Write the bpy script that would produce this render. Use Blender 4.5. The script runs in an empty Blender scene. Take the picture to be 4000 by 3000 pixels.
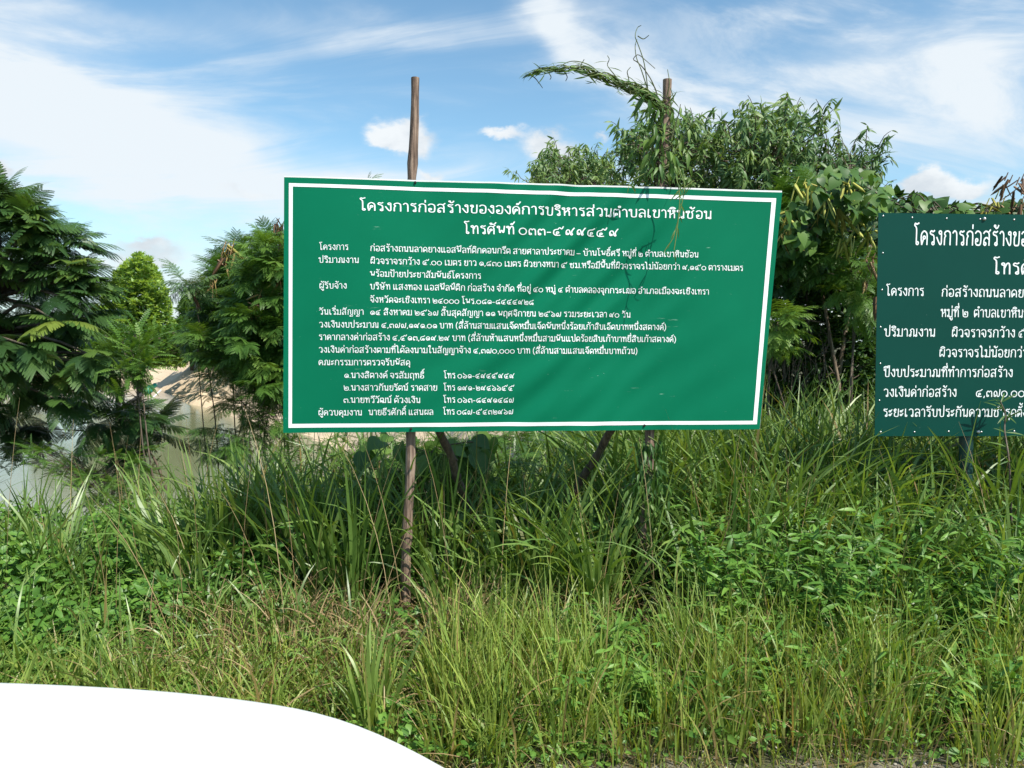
import bpy, math, random
import numpy as np
from mathutils import Vector, Matrix

rng = np.random.default_rng(11)
random.seed(5)
SC = bpy.context.scene
COL = SC.collection
R = math.radians

# ------------------------------------------------------------------ camera
PITCH, ROLL, FPX = R(3.4), 0.009, 1662.0      # FPX: focal length when the picture is 2212 wide
CAM = np.array([0.0, 0.0, 1.5])
_f = np.array([0, math.cos(PITCH), -math.sin(PITCH)])
_r0 = np.array([1.0, 0, 0])
_u0 = np.array([0, math.sin(PITCH), math.cos(PITCH)])
_r = math.cos(ROLL) * _r0 + math.sin(ROLL) * _u0
_u = -math.sin(ROLL) * _r0 + math.cos(ROLL) * _u0
cd = bpy.data.cameras.new("camera")
cd.sensor_width = 36.0
cd.lens = 36.0 * FPX / 2212.0
cd.clip_start, cd.clip_end = 0.05, 2000
cam = bpy.data.objects.new("camera", cd)
COL.objects.link(cam)
cam.matrix_world = Matrix(((_r[0], _u[0], -_f[0], CAM[0]), (_r[1], _u[1], -_f[1], CAM[1]), (_r[2], _u[2], -_f[2], CAM[2]), (0, 0, 0, 1)))
SC.camera = cam


def ray(px, py):
    px = np.asarray(px, float)
    py = np.asarray(py, float)
    return _f + _r * ((px - 1106)[..., None] / FPX) + _u * ((829.5 - py)[..., None] / FPX)


def P(px, py, y):
    """world point seen at photo position (px, py) (2212 wide) whose distance along +Y is y"""
    d = ray(px, py)
    return CAM + d * (np.asarray(y, float) / d[..., 1])[..., None]


# ------------------------------------------------------------------ world, sun, exposure
SUN = np.array([0.46, -0.42, 0.80])
SUN = SUN / np.linalg.norm(SUN)
SC.view_settings.view_transform = 'Standard'
SC.view_settings.look = 'None'
SC.view_settings.exposure = 0.45
SC.view_settings.gamma = 1.0
sd = bpy.data.lights.new("sun", 'SUN')
sd.energy = 5.0
sd.angle = R(0.5)
sd.color = (1.0, 0.95, 0.86)
so = bpy.data.objects.new("sun", sd)
COL.objects.link(so)
so.location = (4, -4, 9)
so.rotation_euler = Vector(SUN.tolist()).to_track_quat('Z', 'Y').to_euler()


class S:
    """a node socket with arithmetic"""
    def __init__(s, nt, k):
        s.nt, s.k = nt, k

    def _m(s, op, *a):
        n = s.nt.nodes.new('ShaderNodeMath')
        n.operation = op
        for i, v in enumerate((s,) + a):
            if isinstance(v, S):
                s.nt.links.new(v.k, n.inputs[i])
            else:
                n.inputs[i].default_value = v
        return S(s.nt, n.outputs[0])

    def __add__(s, o): return s._m('ADD', o)
    __radd__ = __add__
    def __mul__(s, o): return s._m('MULTIPLY', o)
    __rmul__ = __mul__
    def __sub__(s, o): return s._m('SUBTRACT', o)
    def __truediv__(s, o): return s._m('DIVIDE', o)
    def sq(s): return s._m('MULTIPLY', s)
    def exp(s): return s._m('EXPONENT')
    def mx(s, o): return s._m('MAXIMUM', o)
    def mn(s, o): return s._m('MINIMUM', o)

    def smooth(s, a, b, lo=0.0, hi=1.0):
        n = s.nt.nodes.new('ShaderNodeMapRange')
        n.interpolation_type = 'SMOOTHSTEP'
        s.nt.links.new(s.k, n.inputs[0])
        for i, v in enumerate((a, b, lo, hi)):
            n.inputs[1 + i].default_value = v
        return S(s.nt, n.outputs[0])


def vec(nt, x, y, z):
    n = nt.nodes.new('ShaderNodeCombineXYZ')
    for i, v in enumerate((x, y, z)):
        if isinstance(v, S):
            nt.links.new(v.k, n.inputs[i])
        else:
            n.inputs[i].default_value = v
    return n.outputs[0]


def noise(nt, v, scale, detail=4, rough=0.55, dist=0.0):
    n = nt.nodes.new('ShaderNodeTexNoise')
    if v is not None:
        nt.links.new(v, n.inputs['Vector'])
    n.inputs['Scale'].default_value = scale
    n.inputs['Detail'].default_value = detail
    n.inputs['Roughness'].default_value = rough
    n.inputs['Distortion'].default_value = dist
    return S(nt, n.outputs[0])


def mixc(nt, f, a, b):
    n = nt.nodes.new('ShaderNodeMix')
    n.data_type = 'RGBA'
    for sock, v in ((n.inputs[0], f), (n.inputs[6], a), (n.inputs[7], b)):
        if isinstance(v, S):
            nt.links.new(v.k, sock)
        elif isinstance(v, (tuple, list)):
            sock.default_value = tuple(v) + (1,) if len(v) == 3 else v
        elif isinstance(v, (int, float)):
            sock.default_value = v
        else:
            nt.links.new(v, sock)
    return n.outputs[2]


W = bpy.data.worlds.new("World")
SC.world = W
W.use_nodes = True
wt = W.node_tree
bg = wt.nodes['Background']
SKYK = 0.1
bg.inputs[1].default_value = SKYK
sky = wt.nodes.new('ShaderNodeTexSky')
sky.sky_type = 'NISHITA'
sky.sun_disc = False
sky.sun_elevation = math.asin(SUN[2])
sky.sun_rotation = math.atan2(SUN[0], SUN[1])
sky.air_density, sky.dust_density, sky.ozone_density = 1.0, 0.6, 2.0
tc = wt.nodes.new('ShaderNodeTexCoord')
sep = wt.nodes.new('ShaderNodeSeparateXYZ')
wt.links.new(tc.outputs['Generated'], sep.inputs[0])
X, Y, Z = (S(wt, sep.outputs[i]) for i in range(3))
Zp = Z.mx(0.0) + 0.16
flat = vec(wt, X / Zp, Y / Zp, 0.0)
az0 = X._m('ARCTAN2', Y)
el0 = Z._m('ARCSINE')
dirv = vec(wt, az0, el0 * 1.6, 0.0)
w1 = noise(wt, flat, 1.1, 5, 0.55)
w2 = noise(wt, dirv, 9.0, 6, 0.6)
w3 = noise(wt, dirv, 5.0, 5, 0.6)
az = az0 + (w3 - 0.5) * 0.12
el = el0 + (noise(wt, vec(wt, az0, el0 * 1.6, 4.0), 5.0, 4, 0.55) - 0.5) * 0.07


def azel(px, py):
    d = ray(px, py)
    d = d / np.linalg.norm(d)
    return math.atan2(d[0], d[1]), math.asin(d[2])


def blob(px, py, sx, sy, rot=0.0, a=None, e=None):
    """soft patch of cloud round a direction of the sky; sizes in photo units"""
    a0, e0 = azel(px, py)
    a, e = a or az, e or el
    c, s = math.cos(rot), math.sin(rot)
    du, dv = a - a0, e - e0
    p = (du * c + dv * s) * (FPX / sx)
    q = (dv * c - du * s) * (FPX / sy)
    return ((p.sq() + q.sq()) * -1.0).exp()


cir = None
for px, py, sx, sy, rot, amp in [
        (60, 260, 420, 150, -0.30, 1.0), (330, 330, 380, 80, -0.22, 0.80), (600, 400, 300, 60, -0.05, 0.70),
        (-150, 60, 260, 60, 0.1, 0.55), (700, 60, 420, 34, 0.05, 0.40), (300, 60, 260, 26, -0.1, 0.30),
        (1180, 20, 170, 42, -0.70, 0.62), (1330, 125, 170, 46, -0.52, 0.55), (1560, 250, 220, 60, -0.35, 0.40),
        (1850, 150, 420, 60, 0.12, 0.55), (2130, 200, 220, 80, -0.35, 0.85), (1730, 20, 200, 40, 0.1, 0.40),
        (1500, 380, 600, 70, 0.0, 0.45), (2150, 90, 160, 40, 0.3, 0.35), (300, 620, 700, 60, 0.0, 0.62),
        (2000, 640, 800, 140, 0.0, 0.7), (1000, 470, 300, 60, 0.0, 0.5), (1700, 340, 300, 40, 0.15, 0.3)]:
    b = blob(px, py, sx, sy, rot) * amp
    cir = b if cir is None else cir + b
back = (Y * -1.0).smooth(-0.45, 0.4) * noise(wt, flat, 0.8, 4, 0.6).smooth(0.45, 0.75)   # clouds over the rest of the sky
streak = noise(wt, vec(wt, az0 * 1.2 + el0 * 1.6, el0 * 9.0 - az0 * 1.4, 2.0), 1.5, 7, 0.6, 0.9)
streak2 = noise(wt, vec(wt, az0 * 1.5 - el0 * 3.0, el0 * 8.0 + az0 * 3.2, 9.0), 1.6, 7, 0.62, 0.7)
right = az0.smooth(-0.05, 0.25)
streak = streak * (right * -1.0 + 1.0) + streak2 * right
cir = cir * (streak.smooth(0.25, 0.72) * 0.85 + w1 * 0.25 + 0.35) + back * 0.35 + streak.smooth(0.42, 0.72) * 0.38
cirm = (cir * (w2 * 0.5 + 0.75)).smooth(0.0, 1.25, 0.0, 0.97)
cum = None
ac = az0 + (w2 - 0.5) * 0.075
ec = el0 + (noise(wt, vec(wt, az0, el0 * 1.6, 7.0), 22.0, 5, 0.6) - 0.5) * 0.05
for px, py, sx, sy, amp in [
        (870, 290, 52, 34, 1.3), (835, 300, 30, 16, 0.8), (905, 310, 30, 24, 0.9), (1085, 285, 46, 14, 1.1), (1180, 310, 55, 26, 1.2),
        (1215, 345, 55, 26, 1.1), (1295, 298, 22, 9, 0.9), (2010, 385, 40, 22, 1.5), (2070, 405, 60, 20, 1.5), (1990, 410, 60, 18, 1.4),
        (310, 530, 60, 14, 1.1), (300, 560, 100, 20, 1.0), (935, 382, 28, 13, 1.2), (540, 425, 60, 16, 0.6), (500, 405, 30, 9, 0.45),
        (-5, 370, 16, 16, 1.2), (1420, 560, 200, 40, 1.0), (2150, 470, 120, 30, 1.3), (620, 590, 60, 22, 0.8)]:
    b = blob(px, py, sx, sy, 0.0, ac, ec) * amp
    cum = b if cum is None else cum + b
w4 = noise(wt, dirv, 30.0, 6, 0.62)
cumm = (cum * (w2 * 0.9 + 0.45) + (w4 - 0.5) * 0.7 * cum.mn(1.0)).smooth(0.15, 1.05, 0.0, 0.92)
haze_h = (Z * -1.0).smooth(-0.20, -0.01, 0.0, 0.55)
cumcol = mixc(wt, w2.smooth(0.35, 0.62), (0.50 / SKYK, 0.54 / SKYK, 0.58 / SKYK), (0.70 / SKYK, 0.72 / SKYK, 0.73 / SKYK))
tnt = wt.nodes.new('ShaderNodeMix')
tnt.data_type, tnt.blend_type = 'RGBA', 'MULTIPLY'
tnt.inputs[0].default_value = 1.0
wt.links.new(sky.outputs[0], tnt.inputs[6])
tnt.inputs[7].default_value = (1.16, 1.42, 1.36, 1)
skyc = mixc(wt, haze_h, tnt.outputs[2], (0.42 / SKYK, 0.55 / SKYK, 0.64 / SKYK))
c1 = mixc(wt, cirm, skyc, (0.63 / SKYK, 0.68 / SKYK, 0.72 / SKYK))
c2 = mixc(wt, cumm, c1, cumcol)
wt.links.new(c2, bg.inputs[0])

SC.render.engine = 'CYCLES'
SC.cycles.use_denoising = True
SC.cycles.max_bounces = 7
SC.cycles.diffuse_bounces = 3
SC.cycles.transmission_bounces = 4
SC.cycles.transparent_max_bounces = 4
SC.cycles.caustics_reflective = False
SC.cycles.caustics_refractive = False


# ------------------------------------------------------------------ helpers
class Geo:
    """collects polygons with one tint value per corner point, links them as one mesh object"""
    def __init__(s):
        s.v, s.q, s.t, s.a, s.n = [], [], [], [], 0

    def add(s, v, f, tint=0.5):
        v = np.asarray(v, float).reshape(-1, 3)
        f = np.asarray(f, int)
        s.v.append(v)
        s.a.append(np.broadcast_to(np.asarray(tint, float), (len(v),)))
        (s.q if f.shape[1] == 4 else s.t).append(f + s.n)
        s.n += len(v)

    def build(s, name, m, parent=None, smooth=True, loc=None):
        v = np.concatenate(s.v)
        if parent is not None:
            v = v - np.array(world_loc(parent))
        elif loc is not None:
            v = v - np.array(loc)
        me = bpy.data.meshes.new(name)
        q = np.concatenate(s.q) if s.q else np.zeros((0, 4), int)
        t = np.concatenate(s.t) if s.t else np.zeros((0, 3), int)
        me.vertices.add(len(v))
        me.vertices.foreach_set("co", v.astype(np.float32).ravel())
        me.loops.add(q.size + t.size)
        me.loops.foreach_set("vertex_index", np.concatenate((q.ravel(), t.ravel())).astype(np.int32))
        me.polygons.add(len(q) + len(t))
        st = np.concatenate((np.arange(len(q)) * 4, q.size + np.arange(len(t)) * 3)).astype(np.int32)
        me.polygons.foreach_set("loop_start", st)
        at = me.attributes.new("tint", 'FLOAT', 'POINT')
        at.data.foreach_set("value", np.concatenate(s.a).astype(np.float32))
        me.update(calc_edges=True)
        me.validate()
        me.polygons.foreach_set("use_smooth", np.full(len(me.polygons), smooth))
        for mm in (m if isinstance(m, (list, tuple)) else [m]):
            me.materials.append(mm)
        o = bpy.data.objects.new(name, me)
        COL.objects.link(o)
        if parent is not None:
            o.parent = parent
        elif loc is not None:
            o.location = loc
        return o


def world_loc(o):
    p = Vector((0, 0, 0))
    while o is not None:
        p = p + o.location
        o = o.parent
    return p


def tag(o, label=None, cat=None, group=None, kind=None):
    for k, v in (("label", label), ("category", cat), ("group", group), ("kind", kind)):
        if v:
            o[k] = v
    return o


def thing(name, label, cat, loc, group=None):
    o = bpy.data.objects.new(name, None)
    o.empty_display_size = 0.1
    COL.objects.link(o)
    o.location = tuple(float(c) for c in loc)
    return tag(o, label, cat, group)


def unit(a):
    return a / np.maximum(np.linalg.norm(a, axis=-1, keepdims=True), 1e-9)


def frames(d, n):
    """rotation matrices whose columns are side, axis (d) and normal (about n)"""
    y = unit(np.asarray(d, float))
    x = unit(np.cross(y, n))
    return np.stack((x, y, np.cross(x, y)), axis=-1)


def inst(geo, tmpl, M, loc, scale, tint):
    tv, tf = tmpl
    K = len(loc)
    sc = np.asarray(scale, float)
    if sc.ndim == 1:
        sc = np.repeat(sc[:, None], 3, 1)
    v = np.einsum('kij,kpj->kpi', M, tv[None] * sc[:, None, :]) + np.asarray(loc)[:, None, :]
    f = (tf[None] + (np.arange(K) * len(tv))[:, None, None]).reshape(-1, tf.shape[1])
    tt = np.broadcast_to(np.asarray(tint, float), (K,))
    geo.add(v.reshape(-1, 3), f, np.repeat(tt, len(tv)))


def tube(geo, pts, rad, sides=6, tint=0.5, cap=True):
    pts = np.asarray(pts, float)
    n = len(pts)
    rad = np.broadcast_to(np.asarray(rad, float), (n,))
    tg = unit(np.gradient(pts, axis=0))
    ref = np.array([0.31, 0.87, 0.38]) if abs(tg[0] @ np.array([0.31, 0.87, 0.38])) < 0.9 else np.array([1.0, 0, 0])
    a = unit(np.cross(tg, ref))
    b = np.cross(tg, a)
    an = np.linspace(0, 2 * np.pi, sides, endpoint=False)
    ring = (a[:, None] * np.cos(an)[None, :, None] + b[:, None] * np.sin(an)[None, :, None]) * rad[:, None, None] + pts[:, None]
    v = ring.reshape(-1, 3)
    f = [[i * sides + j, i * sides + (j + 1) % sides, (i + 1) * sides + (j + 1) % sides, (i + 1) * sides + j] for i in range(n - 1) for j in range(sides)]
    geo.add(v, f, tint)
    if cap:
        for e, k in ((0, 0), (n - 1, n - 1)):
            vv = np.vstack((ring[k], pts[k]))
            geo.add(vv, [[j, (j + 1) % sides, sides] if k else [(j + 1) % sides, j, sides] for j in range(sides)], tint)


def spline(ctrl, n):
    """smooth curve through control points"""
    c = np.asarray(ctrl, float)
    c = np.vstack((2 * c[0] - c[1], c, 2 * c[-1] - c[-2]))
    t = np.linspace(0, len(c) - 3 - 1e-6, n)
    i = t.astype(int)
    u = (t - i)[:, None]
    p0, p1, p2, p3 = c[i], c[i + 1], c[i + 2], c[i + 3]
    return 0.5 * (2 * p1 + (p2 - p0) * u + (2 * p0 - 5 * p1 + 4 * p2 - p3) * u ** 2 + (3 * p1 - p0 - 3 * p2 + p3) * u ** 3)


def box(geo, lo, hi, tint=0.5):
    x0, y0, z0 = lo
    x1, y1, z1 = hi
    v = [(x0, y0, z0), (x1, y0, z0), (x1, y1, z0), (x0, y1, z0), (x0, y0, z1), (x1, y0, z1), (x1, y1, z1), (x0, y1, z1)]
    geo.add(v, [(0, 3, 2, 1), (4, 5, 6, 7), (0, 1, 5, 4), (1, 2, 6, 5), (2, 3, 7, 6), (3, 0, 4, 7)], tint)


def in_poly(poly, n, seed=None):
    """n random points inside a polygon"""
    poly = np.asarray(poly, float)
    lo, hi = poly.min(0), poly.max(0)
    out = np.zeros((0, 2))
    x0, y0 = poly[:, 0], poly[:, 1]
    x1, y1 = np.roll(x0, -1), np.roll(y0, -1)
    while len(out) < n:
        p = rng.uniform(lo, hi, (n * 3, 2))
        px, py = p[:, :1], p[:, 1:]
        c = ((y0 > py) != (y1 > py)) & (px < (x1 - x0) * (py - y0) / (y1 - y0 + 1e-12) + x0)
        out = np.vstack((out, p[c.sum(1) % 2 == 1]))
    return out[:n]


def U(a, b, n):
    return rng.uniform(a, b, n)


# ------------------------------------------------------------------ materials
def mat(name):
    m = bpy.data.materials.new(name)
    m.use_nodes = True
    nt = m.node_tree
    return m, nt, nt.nodes['Principled BSDF'], nt.nodes['Material Output']


def ramp(nt, fac, cols):
    n = nt.nodes.new('ShaderNodeValToRGB')
    e = n.color_ramp.elements
    while len(e) < len(cols):
        e.new(0.5)
    for i, c in enumerate(cols):
        e[i].position = i / max(1, len(cols) - 1) if len(c) == 3 else c[3]
        e[i].color = tuple(c[:3]) + (1,)
    nt.links.new(fac.k if isinstance(fac, S) else fac, n.inputs[0])
    return n.outputs[0]


def attr(nt, name):
    n = nt.nodes.new('ShaderNodeAttribute')
    n.attribute_name = name
    return S(nt, n.outputs['Fac'])


def geopos(nt):
    return nt.nodes.new('ShaderNodeNewGeometry').outputs['Position']


def bump(nt, b, h, strength, dist=0.01):
    n = nt.nodes.new('ShaderNodeBump')
    n.inputs['Strength'].default_value = strength
    n.inputs['Distance'].default_value = dist
    nt.links.new(h.k, n.inputs['Height'])
    nt.links.new(n.outputs[0], b.inputs['Normal'])


def leaf_mat(name, cols, trans=0.3, rough=0.45, spec=0.4, var=0.35, gain=1.25):
    m, nt, b, out = mat(name)
    t = attr(nt, "tint") + (noise(nt, geopos(nt), 3.0, 2) - 0.5) * var
    c = ramp(nt, t, [(min(0.6, k[0] * gain * 1.05), min(0.6, k[1] * gain * 0.97), k[2] * gain * 1.0) for k in cols])
    nt.links.new(c, b.inputs['Base Color'])
    b.inputs['Roughness'].default_value = rough
    b.inputs['Specular IOR Level'].default_value = spec
    tr = nt.nodes.new('ShaderNodeBsdfTranslucent')
    hs = nt.nodes.new('ShaderNodeMix')
    hs.data_type = 'RGBA'
    hs.blend_type = 'MULTIPLY'
    hs.inputs[0].default_value = 1.0
    nt.links.new(c, hs.inputs[6])
    hs.inputs[7].default_value = (1.5, 1.35, 0.5, 1)
    nt.links.new(hs.outputs[2], tr.inputs[0])
    mx = nt.nodes.new('ShaderNodeMixShader')
    mx.inputs[0].default_value = trans
    nt.links.new(b.outputs[0], mx.inputs[1])
    nt.links.new(tr.outputs[0], mx.inputs[2])
    nt.links.new(mx.outputs[0], out.inputs[0])
    return m


def wood_mat(name, c0, c1, c2, scale=1.0):
    m, nt, b, out = mat(name)
    p = geopos(nt)
    mp = nt.nodes.new('ShaderNodeMapping')
    mp.inputs['Scale'].default_value = (70 * scale, 70 * scale, 5 * scale)
    nt.links.new(p, mp.inputs[0])
    g = noise(nt, mp.outputs[0], 1.0, 5, 0.6)
    big = noise(nt, p, 9.0 * scale, 3)
    c = ramp(nt, g.smooth(0.3, 0.7) * 0.7 + big.smooth(0.35, 0.7) * 0.3, [c0, c1, c2])
    nt.links.new(c, b.inputs['Base Color'])
    b.inputs['Roughness'].default_value = 0.85
    bump(nt, b, g, 1.0, 0.010)
    return m


G1 = leaf_mat("guinea grass blades", [(0.16, 0.12, 0.045), (0.05, 0.105, 0.020), (0.085, 0.155, 0.032), (0.14, 0.21, 0.05)], 0.32, 0.38, 0.45, gain=1.6)
G3 = leaf_mat("yellow verge grass", [(0.22, 0.17, 0.07), (0.12, 0.17, 0.035), (0.11, 0.19, 0.035), (0.20, 0.26, 0.055)], 0.34, 0.45, 0.4, gain=1.7)
GD = leaf_mat("dry straw", [(0.10, 0.07, 0.035), (0.22, 0.17, 0.08), (0.34, 0.28, 0.15)], 0.2, 0.7, 0.2)
LW = leaf_mat("weed leaves", [(0.035, 0.095, 0.015), (0.065, 0.16, 0.024), (0.115, 0.225, 0.035)], 0.3, gain=1.5)
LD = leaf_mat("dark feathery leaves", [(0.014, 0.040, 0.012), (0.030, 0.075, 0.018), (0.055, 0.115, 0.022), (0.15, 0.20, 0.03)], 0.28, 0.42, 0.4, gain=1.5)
LL = leaf_mat("light feathery leaves", [(0.028, 0.075, 0.014), (0.055, 0.125, 0.020), (0.095, 0.18, 0.030)], 0.32, gain=1.6)
LE = leaf_mat("narrow grey green leaves", [(0.030, 0.068, 0.022), (0.058, 0.112, 0.034), (0.095, 0.150, 0.040)], 0.28, 0.45, 0.35, gain=1.9)
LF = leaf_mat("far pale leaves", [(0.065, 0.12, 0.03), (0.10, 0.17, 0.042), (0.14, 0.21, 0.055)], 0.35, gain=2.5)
LV = leaf_mat("creeper leaves", [(0.022, 0.065, 0.014), (0.055, 0.125, 0.024), (0.11, 0.19, 0.035)], 0.28, 0.45, 0.35, gain=1.35)
LP = leaf_mat("seed pods", [(0.09, 0.055, 0.035), (0.22, 0.14, 0.07), (0.30, 0.30, 0.06), (0.36, 0.40, 0.09)], 0.15, 0.5, 0.3, 0.1)
BARK = wood_mat("thin bark", (0.05, 0.04, 0.03), (0.12, 0.09, 0.065), (0.2, 0.16, 0.12))
POST = wood_mat("weathered pole wood", (0.05, 0.03, 0.02), (0.21, 0.14, 0.10), (0.40, 0.30, 0.22))
BRACE = wood_mat("brown brace wood", (0.05, 0.032, 0.022), (0.11, 0.075, 0.05), (0.17, 0.125, 0.09))


# ------------------------------------------------------------------ ground, water
SHORE = np.array([(-3.4, 9.0), (-3.0, 14), (-4.6, 20), (-8.0, 26), (-12.6, 32), (-16.6, 38), (-27, 56), (-60, 70), (-95, 60), (-80, 20), (-30, 9), (-12, 8.2), (-6, 8)], float)
WATER_Z = -1.8


def shore_dist(x, y):
    """signed distance to the pond edge, negative over water"""
    p = np.stack((x, y), -1)
    d = np.full(x.shape, 1e9)
    ins = np.zeros(x.shape, bool)
    for a, b in zip(SHORE, np.roll(SHORE, -1, axis=0)):
        ab = b - a
        t = np.clip(((p - a) @ ab) / (ab @ ab), 0, 1)
        d = np.minimum(d, np.linalg.norm(p - a - t[..., None] * ab, axis=-1))
        c = (a[1] > y) != (b[1] > y)
        ins ^= c & (x < (b[0] - a[0]) * (y - a[1]) / (b[1] - a[1] + 1e-12) + a[0])
    return np.where(ins, -d, d)


def sst(a, b, x):
    t = np.clip((x - a) / (b - a), 0, 1)
    return t * t * (3 - 2 * t)


def wob(x, y):
    return 0.5 * (np.sin(x * 1.7 + 1.3 * np.sin(y * 1.1)) * np.cos(y * 1.9 + 0.7 * np.sin(x * 0.9)) + np.sin(x * 4.3 + y * 3.1) * 0.4)


def gz(x, y):
    x, y = np.asarray(x, float), np.asarray(y, float)
    s = shore_dist(x, y) + 0.25 * wob(x * 1.3, y * 1.3)
    top = 0.12 * sst(2.4, 3.5, y) + 0.03 * wob(x * 1.5, y * 1.5) * sst(2.2, 3.0, y) + 0.25 * sst(14, 40, y)
    s = s + 0.35 * np.sin(x * 2.1 + y * 1.3 + 2 * np.sin(y * 0.45)) * sst(10, 14, y) * sst(0, 1, s)
    k = sst(-0.6, 4.2, s)
    return top * k + (WATER_Z - 0.35) * (1 - k)


def grow(a, b, step, lim, fac=1.18):
    xs = list(np.arange(a, b, step))
    s = step
    while xs[-1] < lim:
        s *= fac
        xs.append(xs[-1] + s)
    return xs


gx = np.array(sorted([-v for v in grow(8, 14, 0.16, 900)][::1] + list(np.arange(-8, 8, 0.12)) + grow(8, 9, 0.16, 900)))
gy = np.array(sorted([-v for v in grow(2, 3, 0.3, 400, 1.4)] + list(np.arange(-2, 14, 0.12)) + grow(14, 40, 0.3, 1200)))
GX, GY = np.meshgrid(gx, gy)
sdv = shore_dist(GX, GY) + 0.5 * wob(GX * 0.8, GY * 0.8)
GZ = gz(GX, GY)
sandy = sst(7.0, 10, GY) * (1 - sst(3.6, 5.2, sdv))
sandy = np.maximum(sandy, 0.65 * sst(10, 14, GY) * (1 - sst(6, 14, sdv)))
g = Geo()
nx, ny = len(gx), len(gy)
ii = (np.arange(ny - 1)[:, None] * nx + np.arange(nx - 1)[None]).ravel()
g.add(np.stack((GX, GY, GZ), -1).reshape(-1, 3), np.stack((ii, ii + 1, ii + nx + 1, ii + nx), 1), sandy.ravel())
m, nt, b, out = mat("ground soil")
pos = geopos(nt)
sp = nt.nodes.new('ShaderNodeSeparateXYZ')
nt.links.new(pos, sp.inputs[0])
yy = S(nt, sp.outputs[1])
n1, n2, n3 = noise(nt, pos, 1.7, 6, 0.65), noise(nt, pos, 38, 4, 0.7), noise(nt, pos, 7, 5, 0.6)
soil = ramp(nt, n3 * 0.6 + n2 * 0.4, [(0.018, 0.014, 0.008), (0.06, 0.048, 0.024), (0.075, 0.085, 0.03), (0.16, 0.13, 0.075)])
sand = ramp(nt, n1 * 0.45 + n3 * 0.35 + n2 * 0.2, [(0.40, 0.27, 0.16), (0.64, 0.49, 0.33), (0.80, 0.66, 0.49)])
grav = ramp(nt, n2 * 0.7 + n1 * 0.3, [(0.10, 0.085, 0.065), (0.24, 0.21, 0.17), (0.42, 0.39, 0.34)])
c = mixc(nt, (attr(nt, "tint") + (n3 - 0.5) * 0.5).smooth(0.3, 0.6), soil, sand)
c = mixc(nt, (yy + (n3 - 0.5) * 0.9).smooth(2.35, 2.75, 1.0, 0.0), c, grav)
nt.links.new(c, b.inputs['Base Color'])
b.inputs['Roughness'].default_value = 0.95
bump(nt, b, n2 * 0.4 + n3, 0.8, 0.05)
tag(g.build("ground", m), kind="structure")

m, nt, b, out = mat("murky pond water")
n1 = noise(nt, geopos(nt), 0.25, 3)
nt.links.new(ramp(nt, n1, [(0.14, 0.15, 0.075), (0.21, 0.215, 0.13)]), b.inputs['Base Color'])
b.inputs['Roughness'].default_value = 0.07
b.inputs['IOR'].default_value = 1.33
mp = nt.nodes.new('ShaderNodeMapping')
mp.inputs['Scale'].default_value = (3.0, 6.0, 1.0)
nt.links.new(geopos(nt), mp.inputs[0])
bump(nt, b, noise(nt, mp.outputs[0], 1.6, 4, 0.6), 0.12, 0.03)
g = Geo()
xs, ys = np.linspace(-100, 0, 26), np.linspace(5, 75, 21)
wx, wy = np.meshgrid(xs, ys)
ii = (np.arange(20)[:, None] * 26 + np.arange(25)[None]).ravel()
g.add(np.stack((wx, wy, np.full(wx.shape, WATER_Z)), -1).reshape(-1, 3), np.stack((ii, ii + 1, ii + 27, ii + 26), 1))
tag(g.build("water", m), kind="structure")

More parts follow.
